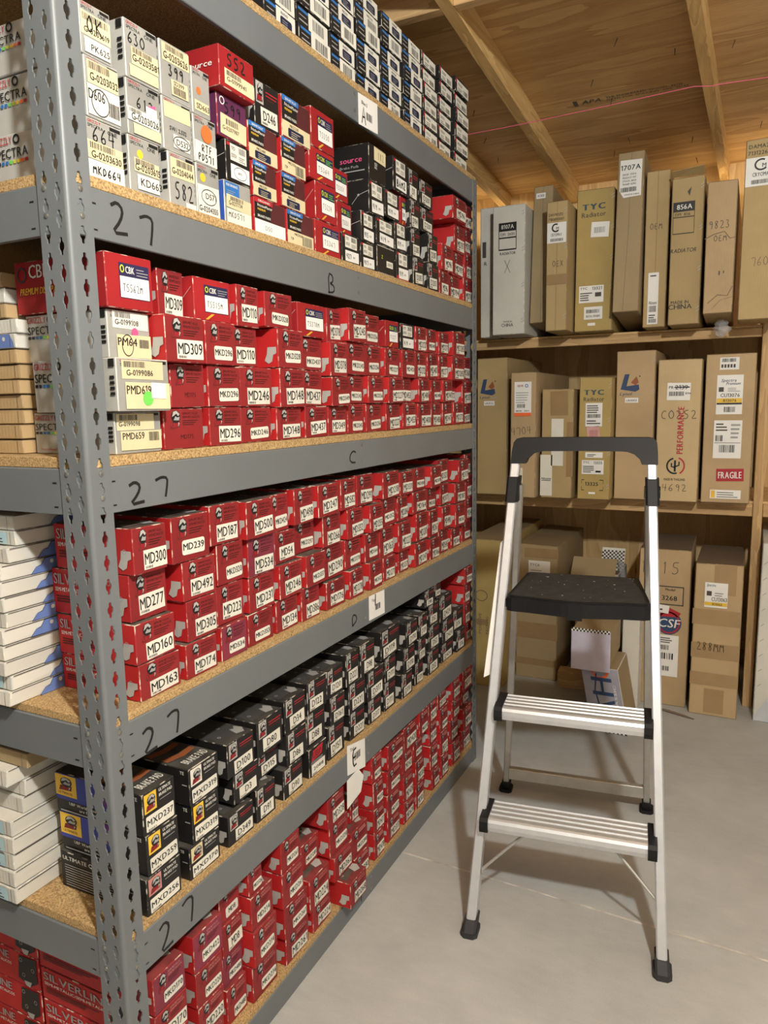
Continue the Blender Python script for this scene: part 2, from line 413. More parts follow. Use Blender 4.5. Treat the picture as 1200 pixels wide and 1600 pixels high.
class Frame:
    """a flat printing surface: origin o, unit axes ex, ey; art is laid on in thin layers"""
    def __init__(s, mb, o, ex, ey, lift=.0003):
        s.mb = mb; s.o = Vector(o); s.ex = Vector(ex); s.ey = Vector(ey); s.n = s.ex.cross(s.ey).normalized(); s.lift = lift; s.k = 1
    def P(s, a, b): return s.o + s.ex * a + s.ey * b + s.n * (s.lift * s.k)
    def layer(s, k): s.k = k; return s
    def poly(s, pts, m): s.mb.add([s.P(*p) for p in pts], [tuple(range(len(pts)))], m)
    def rect(s, a0, b0, a1, b1, m, rot=0, r=0):
        ca, cb = (a0 + a1) / 2, (b0 + b1) / 2; c, sn = math.cos(rot), math.sin(rot)
        if r: 
            pts = []
            for qx, qy, st in ((a1 - r, b1 - r, 0), (a0 + r, b1 - r, 90), (a0 + r, b0 + r, 180), (a1 - r, b0 + r, 270)):
                for t in (0, 45, 90): pts.append((qx + r * math.cos(math.radians(st + t)), qy + r * math.sin(math.radians(st + t))))
        else: pts = [(a0, b0), (a1, b0), (a1, b1), (a0, b1)]
        s.poly([(ca + (x - ca) * c - (y - cb) * sn, cb + (x - ca) * sn + (y - cb) * c) for x, y in pts], m)
    def disc(s, a, b, r, m, ry=None, n=18): s.poly([(a + r * math.cos(2 * math.pi * i / n), b + (ry or r) * math.sin(2 * math.pi * i / n)) for i in range(n)], m)
    def ring(s, a, b, r, wd, m, ry=None, n=20, a0=0, a1=360):
        ry = ry or r; P = []
        for i in range(n + 1):
            t = math.radians(a0 + (a1 - a0) * i / n); P.append((a + r * math.cos(t), b + ry * math.sin(t)))
        s.stroke(P, wd, m)
    def stroke(s, pts, wd, m):
        pts = [Vector(p) for p in pts]; L = []; Rr = []
        for i, p in enumerate(pts):
            t = pts[min(i + 1, len(pts) - 1)] - pts[max(i - 1, 0)]
            if t.length < 1e-9: t = Vector((1, 0))
            t.normalize(); nn = Vector((-t.y, t.x)) * wd / 2
            L.append(p + nn); Rr.append(p - nn)
        n = len(pts)
        s.mb.add([s.P(*q) for q in L] + [s.P(*q) for q in Rr], [(n + i, n + i + 1, i + 1, i) for i in range(n - 1)], m)
    def text(s, t, a, b, h, m, w=None, bold=False, rot=0, shear=0, align='l', maxw=None):
        V, Fc, W = glyph_line(t, bold); sy = h / CAP; sx = sy if w is None else w / W
        if maxw and W * sx > maxw: sx = maxw / W
        tw = W * sx
        if align == 'c': a -= tw / 2 * math.cos(rot); b -= tw / 2 * math.sin(rot)
        if align == 'r': a -= tw * math.cos(rot); b -= tw * math.sin(rot)
        c, sn = math.cos(rot), math.sin(rot)
        out = []
        for x, y, li in V:
            X = x * sx + shear * y * sy; Y = y * sy
            out.append(s.P(a + X * c - Y * sn, b + X * sn + Y * c) + s.n * (.00006 * li))
        s.mb.add(out, Fc, m)
    def hand(s, t, a, b, h, m, w=None, wd=None, rot=0, gap=.25):
        n = len(t); cw = (w / (n + gap * (n - 1))) if w else h * .6; wd = wd or h * .1
        c, sn = math.cos(rot), math.sin(rot)
        for i, ch in enumerate(t):
            for ln in HAND.get(ch, []):
                # smooth the polyline a little
                q = [Vector(p) for p in ln]
                if len(q) > 3:
                    r = [q[0]]
                    for u, v in zip(q, q[1:]): r += [u * .75 + v * .25, u * .25 + v * .75]
                    q = r + [q[-1]]
                P = []
                for p in q:
                    X = i * cw * (1 + gap) + p.x * cw; Y = p.y * h
                    P.append((a + X * c - Y * sn, b + X * sn + Y * c))
                s.stroke(P, wd, m)
    def bars(s, a0, b0, a1, b1, m, n=22, rng=None):
        rng = rng or R; x = a0; u = (a1 - a0) / (n * 2.1)
        while x < a1 - u * 2:
            q = u * rng.choice((.6, 1, 1.7)); s.rect(x, b0, x + q, b1, m); x += q + u * rng.choice((.6, 1, 1.4))
    def lines(s, a0, b0, a1, b1, n, m, fill=.45, rng=None):
        rng = rng or R; d = (b1 - b0) / n
        for i in range(n):
            y = b1 - d * (i + 1); s.rect(a0, y, a0 + (a1 - a0) * rng.uniform(.6, 1), y + d * fill, m)

# ------------------------------------------------------------------ the room
mb = MB(); mb.box(-1.6, 3.2, -2.8, 3.45, -.12, 0, 'concrete'); structure(mb.build('floor'), 'pale grey concrete slab floor')
mb = MB()
nn = 60
L_ = [( -.95 + 4.1 * i / nn, 1.0945 + -0.0261 * (-.95 + 4.1 * i / nn) + R.uniform(-.0012, .0012)) for i in range(nn + 1)]
wd = [R.uniform(.0028, .0052) for _ in L_]
mb.add([(x, y - q, .0008) for (x, y), q in zip(L_, wd)] + [(x, y + q, .0008) for (x, y), q in zip(L_, wd)],
       [(i, i + 1, nn + 2 + i, nn + 1 + i) for i in range(nn)], 'joint_filler')
structure(mb.build('trim_5'), 'filled control joint across the concrete floor')
RS = -.052
def rz_(y): return 2.47 + RS * (y - 2)          # underside of the rafters
mb = MB(); y0, y1 = -2.8, 3.45
mb.prism([(y0, rz_(y0) + .089), (y1, rz_(y1) + .089), (y1, rz_(y1) + .105), (y0, rz_(y0) + .105)], 'x', -1.6, 3.2, 'plywood_ceiling')
# the printed grade stamp on the sheathing
fr = Frame(mb, (.20, 2.387, rz_(2.387) + .0885), (1, .02, 0), (0, -1, -RS), .0006)
fr.rect(0, -.002, .016, .045, 'print_darkgrey'); fr.text('APA', .030, .006, .034, 'print_darkgrey', bold=True, shear=.25, w=.075)
fr.text('THE ENGINEERED WOOD  32/16', .125, .022, .016, 'ink_soft', w=.28); fr.text('SIZED FOR SPACING  000  15/32', .125, .002, .013, 'ink_soft', w=.30)
structure(mb.build('ceiling', recalc=False), 'underside of plywood roof sheathing')
def rafter(i, xc, xd=0.0):
    m_ = MB(); a, b = -2.8, 3.3
    for sgn in (0,):
        P = []
        for y in (a, b):
            x = xc + xd * (y - 2.3)
            P += [(x - .019, y, rz_(y)), (x + .019, y, rz_(y)), (x + .019, y, rz_(y) + .0885), (x - .019, y, rz_(y) + .0885)]
        m_.add(P, [(0, 1, 5, 4), (1, 2, 6, 5), (2, 3, 7, 6), (3, 0, 4, 7), (0, 3, 2, 1), (4, 5, 6, 7)], 'lumber_long')
    structure(m_.build('trim_%d' % i), 'roof rafter of rough lumber')
rafter(1, .030, -.02); rafter(2, .706, .02); rafter(3, -.335, -.02); rafter(4, 1.35)
# blocking between rafters, above the tall rack
mb = MB(); mb.box(-.34, .028, 1.372, 1.410, rz_(1.4) + .001, rz_(1.4) + .088, 'lumber_across', .002); structure(mb.build('trim_6'), 'lumber blocking between two roof rafters')
mb = MB(); mb.box(.068, .68, 1.372, 1.410, rz_(1.4) + .001, rz_(1.4) + .088, 'lumber_across', .002); structure(mb.build('trim_7'), 'lumber blocking right of the middle rafter')
mb = MB(); mb.box(-1.6, 3.2, 3.33, 3.45, 0, rz_(3.4) + .1, 'plywood_wall'); structure(mb.build('wall_back'), 'plywood back wall')
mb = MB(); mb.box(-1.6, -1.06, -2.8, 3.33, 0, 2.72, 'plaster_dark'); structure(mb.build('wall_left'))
mb = MB(); mb.box(3.1, 3.2, -2.8, 3.33, 0, 2.7, 'plaster'); structure(mb.build('wall_right'))
mb = MB(); mb.box(-1.06, 3.1, -2.8, -2.7, 0, 2.8, 'plaster'); structure(mb.build('wall_front'))
# roofing nails coming through the sheathing
for i in range(26):
    x = R.uniform(.1, 1.05) if i > 7 else R.uniform(-.25, .05); y = R.uniform(1.9, 3.2) if i > 7 else R.uniform(1.9, 2.9)
    z = rz_(y) + .089
    m_ = MB(); dx, dy = R.uniform(-.012, .012), R.uniform(-.012, .012)
    m_.tube([(0, 0, .004), (dx, dy, -.026)], [.0016, .0010], 'nail_steel', 5)
    o = m_.build('nail'); o.location = (x, y, z)
    tag(o, 'short nail point sticking down through the plywood roof sheathing', 'nail', 'nail points in the roof sheathing')
# pink builder's string under the rafters
mb = MB(); P = [(-.50, 2.235), (-.05, 2.236), (.03, 2.234), (.35, 2.215), (.66, 2.19), (.72, 2.20), (.735, 2.21), (1.0, 2.24), (1.6, 2.25)]
mb.tube([(x, y, rz_(y) - .003 - (.006 if .68 < x < .73 else 0)) for x, y in P], .0014, 'pink_string', 6)
tag(mb.build('string_line'), 'thin pink string stretched under the roof rafters', 'string')

# ------------------------------------------------------------------ the steel rack
WR, LR = .91, 1.7725
ZB = {'A': 2.1245, 'B': 1.6963, 'C': 1.2772, 'D': .8545, 'E': .4693, 'F': .0625}
BT = {'A': 2.1415, 'B': 1.7133, 'C': 1.2942, 'D': .8691, 'E': .4861, 'F': .078}
rack = thing('storage_rack', 'tall grey slotted steel rack with chipboard shelves packed with boxes', 'shelving', (0, 0, 0))
def slotted(width, cols, ztop):
    """a steel strip with keyhole slots punched through it: (u, z, thickness) vertices and faces"""
    half = [(0, .0131), (.0027, .0121), (.0030, .0069), (.0056, .0038), (.0061, .0), (.0054, -.0039), (.0030, -.0069), (.0027, -.0121), (0, -.0131)]
    T = .0011; V = []; Fc = []
    def quad(p):
        k = len(V); n = len(p)
        V.extend([(a, b, T) for a, b in p]); V.extend([(a, b, -T) for a, b in p])
        Fc.append(tuple(range(k, k + n))); Fc.append(tuple(range(k + 2 * n - 1, k + n - 1, -1)))
    edges = [0] + [(cols[i][0] + cols[i + 1][0]) / 2 for i in range(len(cols) - 1)] + [width]
    for ci, (c, off) in enumerate(cols):
        a, b = edges[ci], edges[ci + 1]
        z = ZB['B'] + .003 - 44 * .0381 + off; last = 0.0
        while z < ztop - .016:
            if z > .016:
                quad([(a, last), (b, last), (b, z - .0131), (c, z - .0131), (a, z - .0131)])
                for (x0, d0), (x1, d1) in zip(half, half[1:]):
                    quad([(a, z + d1), (c - x1, z + d1), (c - x0, z + d0), (a, z + d0)])
                    quad([(c + x1, z + d1), (b, z + d1), (b, z + d0), (c + x0, z + d0)])
                    for sg in (-1, 1):
                        k = len(V); V.extend([(c + sg * x0, z + d0, T), (c + sg * x1, z + d1, T), (c + sg * x1, z + d1, -T), (c + sg * x0, z + d0, -T)]); Fc.append((k, k + 1, k + 2, k + 3))
                last = z + .0131
            z += .0381
        quad([(a, last), (b, last), (b, ztop), (a, ztop)])
    for u, in ((0,), (width,)):
        k = len(V); V.extend([(u, 0, T), (u, ztop, T), (u, ztop, -T), (u, 0, -T)]); Fc.append((k, k + 1, k + 2, k + 3))
    return V, Fc
VF, FF = slotted(.039, [(.0185, 0)], 2.128)
VS, FS = slotted(.053, [(.0117, .0192), (.0376, 0)], 2.128)
def post(x, y, sx, sy):
    """sx, sy: direction in which the two flanges run"""
    m_ = MB()
    m_.add([(x, y + sy * (u + .0055), z) if 1 else 0 for u, z, t in [(a, b, c) for a, b, c in VF]], FF, 'steel_grey_paint')
    for i in range(len(m_.v)): 
        a, b, c = VF[i]; m_.v[i] = (x + c, y + sy * (a + .0055), b)
    k = len(m_.v)
    m_.add([(x + sx * (a + .0055), y + c, b) for a, b, c in VS], FS, 'steel_grey_paint')
    # rounded outer bend
    pl = []
    ox, oy = x + sx * .0055, y + sy * .0055
    for r in (.0066, .0044):
        q = [(ox - sx * r * math.cos(t), oy - sy * r * math.sin(t)) for t in [math.pi / 2 * i / 8 for i in range(9)]]
        pl += q if r > .005 else q[::-1]
    m_.prism(pl, 'z', 0, 2.128, 'steel_grey_paint')
    return m_.build('post', rack)
p_near = post(.0013, -.0013, -1, 1); post(.0013, LR + .0013, -1, -1); post(-WR - .0013, -.0013, 1, 1); post(-WR - .0013, LR + .0013, 1, -1)
HW = {'B': ('27', .078, .174, 1.6366, 1.688), 'C': ('27', .077, .172, 1.2119, 1.2514), 'D': ('27', .070, .164, .7815, .8464), 'E': ('27', .078, .172, .401, .4777)}
HL = {'B': (.733, .781, 1.6276, 1.673), 'C': (.814, .868, 1.221, 1.253), 'D': (.807, .852, .8, .832), 'F': (.821, .857, .012, .050)}
def lip(m_, horiz, a0, a1, z1, z0, out, sgn):
    """beam: a folded channel; out = plane it faces, sgn = direction of its inside"""
    q = [(0, z0), (0, z1 - .002), (sgn * .002, z1), (sgn * .028, z1), (sgn * .028, z1 - .012), (sgn * .026, z1 - .012), (sgn * .026, z1 - .002), (sgn * .0022, z1 - .002), (sgn * .0018, z0 + .002), (sgn * .010, z0 + .002), (sgn * .010, z0), (sgn * .0015, z0 - .0012)]
    m_.prism([(out + x, z) for x, z in q], horiz, a0, a1, 'steel_grey_paint')
for k in 'ABCDEF':
    zt = ZB[k]; zb = zt - (.072 if k != 'F' else .0605)
    m_ = MB(); lip(m_, 'y', .0015, LR - .0015, zt, zb, 0, -1)
    fr = Frame(m_, (0, 0, 0), (0, 1, 0), (0, 0, 1), .0004)
    if k in HW:
        t, a0, a1, z0, z1 = HW[k]; hh = z1 - z0
        sl = {'B': 0.0, 'C': -.0, 'D': .0, 'E': .0}[k]
        fr.hand('2', a0, z0 + (.0 if k in 'DE' else 0), hh * (.72 if k in 'DE' else .95), 'ink', w=.038, wd=.0054)
        fr.hand('7', a0 + .062, z0 + (hh * .12 if k != 'B' else -.004), hh * (.7 if k in 'DE' else .9), 'ink', w=.034, wd=.0050)
    if k in HL:
        a0, a1, z0, z1 = HL[k]; fr.hand(k, a0, max(z0, zb + .003), min(z1 - z0, zt - zb - .01), 'ink', w=(a1 - a0) * .8, wd=.0042)
    for dz in (.012, .050):
        fr.rect(.046, zt - dz - .012, .053, zt - dz - .0095, 'ink')
        for yy in (.905, ):
            fr.disc(yy - .02, zt - dz, .004, 'rivet_steel')
    bm = m_.build('beam', rack, recalc=True)
    for yy in (.0235, LR - .0235):
        for dz in (.004, .042):
            r_ = MB(); r_.tube([(.0005, yy, zt - dz - .0045), (.0034, yy, zt - dz - .0045), (.0042, yy, zt - dz - .0045)], [.0046, .0042, .002], 'rivet_steel', 12); r_.build('rivet', bm)
    if k in 'ADE':
        y0, y1, z1_, z0_, sk = {'A': (.903, 1.006, 2.121, 2.049, .006), 'D': (.905, .998, .857, .790, -.002), 'E': (.766, .864, .492, .411, -.020)}[k]
        t_ = MB(); fr = Frame(t_, (.0006, y0, z0_), (0, 1, 0), (0, 0, 1), .0003); W_, H_ = y1 - y0, z1_ - z0_
        t_.add([(.0012, y0, z0_), (.0012, y1, z0_ + sk), (.0012, y1, z1_ + sk), (.0012, y0, z1_), (.0004, y0, z0_), (.0004, y1, z0_ + sk), (.0004, y1, z1_ + sk), (.0004, y0, z1_)],
               [(0, 1, 2, 3), (4, 7, 6, 5), (0, 4, 5, 1), (3, 2, 6, 7), (0, 3, 7, 4), (1, 5, 6, 2)], 'paper_bright')
        fr.k = 4
        fr.bars(W_ * .38, H_ * .30, W_ * .72, H_ * .55, 'ink_soft', 14); fr.text('Blue-2' if k == 'A' else 'Tag', W_ * .15, H_ * .72, H_ * .12, 'ink_soft')
        if k == 'A': fr.hand('A', W_ * .14, H_ * .10, H_ * .55, 'ink', w=W_ * .24, wd=.004)
        if k == 'E': fr.hand('E', W_ * .25, H_ * .12, H_ * .62, 'ink', w=W_ * .28, wd=.0055)
        if k == 'D': fr.stroke([(W_ * .38, H_ * .5), (W_ * .40, H_ * .98)], .005, 'ink')
        t_.build('paper_tag', bm)['label'] = 'white bar code tag taped to the beam'
    m_ = MB(); lip(m_, 'x', -WR, -.0035, zt, zb, 0, 1) if 0 else None
    # end beam, facing the near end of the rack
    q = [(0, zb), (0, zt - .002), (.002, zt), (.028, zt), (.028, zt - .012), (.026, zt - .012), (.026, zt - .002), (.0022, zt - .002), (.0018, zb + .002), (.010, zb + .002), (.010, zb)]
    m_ = MB(); m_.prism(q, 'x', -WR + .002, -.0035, 'steel_grey_paint'); 
    fr = Frame(m_, (-.066, 0, 0), (1, 0, 0), (0, 0, 1), .0004)
    for dz in (.012, .050): fr.rect(-.012, zt - dz - .012, -.003, zt - dz - .0095, 'ink')
    eb = m_.build('beam', rack, recalc=True)
    for dz in (.004, .042):
        r_ = MB(); r_.tube([(-.0425, -.0005, zt - dz - .0045), (-.0425, -.0034, zt - dz - .0045), (-.0425, -.0042, zt - dz - .0045)], [.0046, .0042, .002], 'rivet_steel', 12); r_.build('rivet', eb)
    m_ = MB(); m_.prism([(LR - a, b) for a, b in q], 'x', -WR + .002, -.0035, 'steel_grey_paint'); m_.build('beam', rack, recalc=True)
    m_ = MB(); lip(m_, 'y', .0015, LR - .0015, zt, zb, -WR, 1); m_.build('beam', rack, recalc=True)
    m_ = MB(); m_.box(-WR + .004, -.0012, .0035, LR - .0035, zt + .0003, BT[k], 'chipboard', .0008); m_.build('shelf_board', rack)

# ------------------------------------------------------------------ the step ladder
LA = math.atan2(.132, .991)
lad = thing('step_ladder', 'silver folding step ladder with black platform standing open on the concrete', 'ladder', (.308, .841, 0), LA)
def slant(m_, p0, p1, we, wn, m, c=.003):
    V = []
    for p in (p0, p1):
        a, b = we / 2, wn / 2
        for x, y in ((-a + c, -b), (a - c, -b), (a, -b + c), (a, b - c), (a - c, b), (-a + c, b), (-a, b - c), (-a, -b + c)): V.append((p[0] + x, p[1] + y, p[2]))
    m_.add(V, [(i, (i + 1) % 8, 8 + (i + 1) % 8, 8 + i) for i in range(8)] + [tuple(range(8))[::-1], tuple(range(8, 16))], m)
KN = .363
def rail_pt(side, z):
    e = z / 1.254 * .0434 if side == 0 else .4696 - z / 1.254 * .0586
    return (e, KN * z + .021, z)
def back_pt(side, z):
    t = z / 1.13
    return ((-.030 + t * .085) if side == 0 else (.442 - t * .035), .760 - t * (.760 - .437), z)
for sd in (0, 1):
    m_ = MB(); slant(m_, rail_pt(sd, .02), rail_pt(sd, 1.225), .025, .042, 'aluminium', .0035)
    rl = m_.build('front_rail', lad)
    m_ = MB(); slant(m_, back_pt(sd, .02), back_pt(sd, 1.13), .020, .032, 'aluminium_dull', .003); m_.build('back_leg', lad)
    # feet
    m_ = MB(); a = rail_pt(sd, 0); 
    P0 = (a[0], a[1] - .004, 0); P1 = (rail_pt(sd, .036)[0], rail_pt(sd, .036)[1], .036)
    slant(m_, (P0[0], P0[1], 0), (P0[0], P0[1], .012), .044, .062, 'grey_rubber', .010)
    slant(m_, (P0[0], P0[1], .012), P1, .034, .052, 'grey_rubber', .006); f = m_.build('foot', lad); f['label'] = 'dark grey rubber front foot'
    m_ = MB(); b = back_pt(sd, 0); slant(m_, (b[0], b[1], 0), (b[0], b[1], .012), .044, .054, 'black_plastic', .009)
    slant(m_, (b[0], b[1], .012), back_pt(sd, .042), .029, .041, 'black_plastic', .005); m_.build('foot', lad)['label'] = 'black rubber rear foot'
    m_ = MB(); slant(m_, rail_pt(sd, 1.085), rail_pt(sd, 1.155), .036, .054, 'black_plastic', .006)
    c_ = rail_pt(sd, 1.115); ee = .018 if sd == 0 else -.018
    m_.tube([(c_[0] - .021, c_[1] + .02, 1.115), (c_[0] + .021, c_[1] + .02, 1.115)], .017, 'black_plastic', 14); m_.build('hinge_sleeve', lad)
    m_ = MB(); x0, z0 = (.021, .15) if sd == 0 else (.455, .15); x1 = .12 if sd == 0 else .359
    m_.tube([(x0, .066, z0 - .012), (x0, .066, z0), (x1, .096, .243), (x1 + (.015 if sd == 0 else -.015), .103, .248)], .0038, 'aluminium_dull', 8); m_.build('brace', lad)
def step(e0, e1, n0, zt, m_depth=.095):
    m_ = MB(); P = [(n0 + .003, zt - .034), (n0, zt - .022), (n0 + .001, zt - .010), (n0 + .005, zt - .003), (n0 + .010, zt)]
    nr = 4; pitch = (m_depth - .014) / nr
    for i in range(nr):
        a = n0 + .012 + i * pitch
        P += [(a + pitch * .55, zt), (a + pitch * .62, zt - .0035), (a + pitch * .92, zt - .0035), (a + pitch, zt)]
    P += [(n0 + m_depth, zt), (n0 + m_depth, zt - .020), (n0 + m_depth - .003, zt - .020), (n0 + m_depth - .003, zt - .007), (n0 + .006, zt - .007), (n0 + .006, zt - .034)]
    m_.prism(P, 'x', e0, e1, 'aluminium'); s_ = m_.build('step', lad, recalc=True)
    for x0, x1 in ((e0 - .019, e0 + .003), (e1 - .003, e1 + .019)):
        c_ = MB(); q = [(n0 - .002, zt - .037), (n0 - .006, zt - .024), (n0 - .004, zt - .007), (n0 + .004, zt + .001), (n0 + m_depth + .002, zt + .003), (n0 + m_depth + .002, zt - .010), (n0 + .034, zt - .014), (n0 + .024, zt - .037)]
        c_.prism(q, 'x', x0, x1, 'black_plastic'); c_.build('end_cap', s_, recalc=True)
step(.0325, .432, .064, .294, .100); step(.050, .416, .170, .558, .100)
m_ = MB()
pf = [(.052, .585), (.060, .300), (.052, .284), (.060, .276)]
pf = [(.060, .585), (.044, .300), (.046, .279), (.060, .270), (.10, .267), (.15, .258), (.195, .250), (.212, .2485), (.250, .2485), (.267, .250), (.31, .258), (.36, .267), (.405, .270), (.420, .279), (.421, .300), (.392, .585)]
m_.prism(pf, 'z', .798, .836, 'black_plastic')
cx_ = sum(p[0] for p in pf) / len(pf); cy_ = .42
ins = [(cx_ + (x - cx_) * .965, cy_ + (y - cy_) * .965) for x, y in pf]
m_.prism(ins, 'z', .836, .8395, 'black_plastic')
m_.box(.030, .060, .300, .340, .800, .826, 'black_plastic', .003); m_.box(.405, .438, .300, .340, .800, .826, 'black_plastic', .003)
m_.box(.212, .250, .248, .2525, .790, .8365, 'black_plastic', .001)
pl = m_.build('platform', lad, recalc=True); pl['label'] = 'black plastic top platform with paint flecks'
t_ = MB(); fr = Frame(t_, (0, 0, .8397), (1, 0, 0), (0, 1, 0), .0003); rr = random.Random(5)
fr.poly([(x, y) for x, y in [(cx_ + (x - cx_) * .93, cy_ + (y - cy_) * .93) for x, y in pf]][::-1], 'grey_tread') if 'grey_tread' in MATS else None
fr.k = 2
for i in range(26):
    x, y, q = rr.uniform(.08, .38), rr.uniform(.30, .57), rr.uniform(.0012, .0042)
    fr.poly([(x + q * rr.uniform(.4, 1.3) * math.cos(t), y + q * rr.uniform(.4, 1.2) * math.sin(t)) for t in [0, 1.1, 2.2, 3.3, 4.4, 5.4]], 'print_white')
t_.build('paint_flecks', pl)
m_ = MB()
hp = [(.029, 1.192), (.030, 1.225), (.034, 1.252), (.042, 1.262), (.055, 1.2645), (.23, 1.2655), (.405, 1.2645), (.418, 1.262), (.426, 1.252), (.429, 1.225), (.430, 1.192), (.388, 1.192), (.382, 1.206), (.368, 1.219), (.350, 1.2255), (.335, 1.227), (.23, 1.228), (.125, 1.227), (.109, 1.2255), (.091, 1.219), (.077, 1.206), (.071, 1.192)]
m_.prism(hp, 'y', -.022, .022, 'black_plastic')
m_.v = [(x, y + KN * z + .021, z) for x, y, z in m_.v]
m_.build('handle_bar', lad, recalc=True)['label'] = 'black moulded top handle'
m_ = MB(); a, b = back_pt(0, .075), back_pt(1, .075)
m_.box(a[0] + .008, b[0] - .008, a[1] - .014, a[1] + .010, .058, .098, 'aluminium_dull', .002); m_.build('back_bar', lad)
m_ = MB(); a = rail_pt(0, .62); b = rail_pt(0, .98)
m_.add([(a[0] - .0135, a[1] + .000, .62), (a[0] - .030, a[1] - .016, .615), (b[0] - .020, b[1] - .018, .97), (b[0] - .0135, b[1] + .004, .98), (b[0] - .0135, b[1] + .005, .98), (a[0] - .0135, a[1] + .001, .62), (a[0] - .0305, a[1] - .015, .615), (b[0] - .0205, b[1] - .017, .97)],
       [(0, 1, 2, 3), (5, 4, 7, 6), (0, 5, 6, 1), (1, 6, 7, 2), (2, 7, 4, 3)], 'paper_bright'); m_.build('sticker', lad)['label'] = 'white sticker peeling off the left rail'

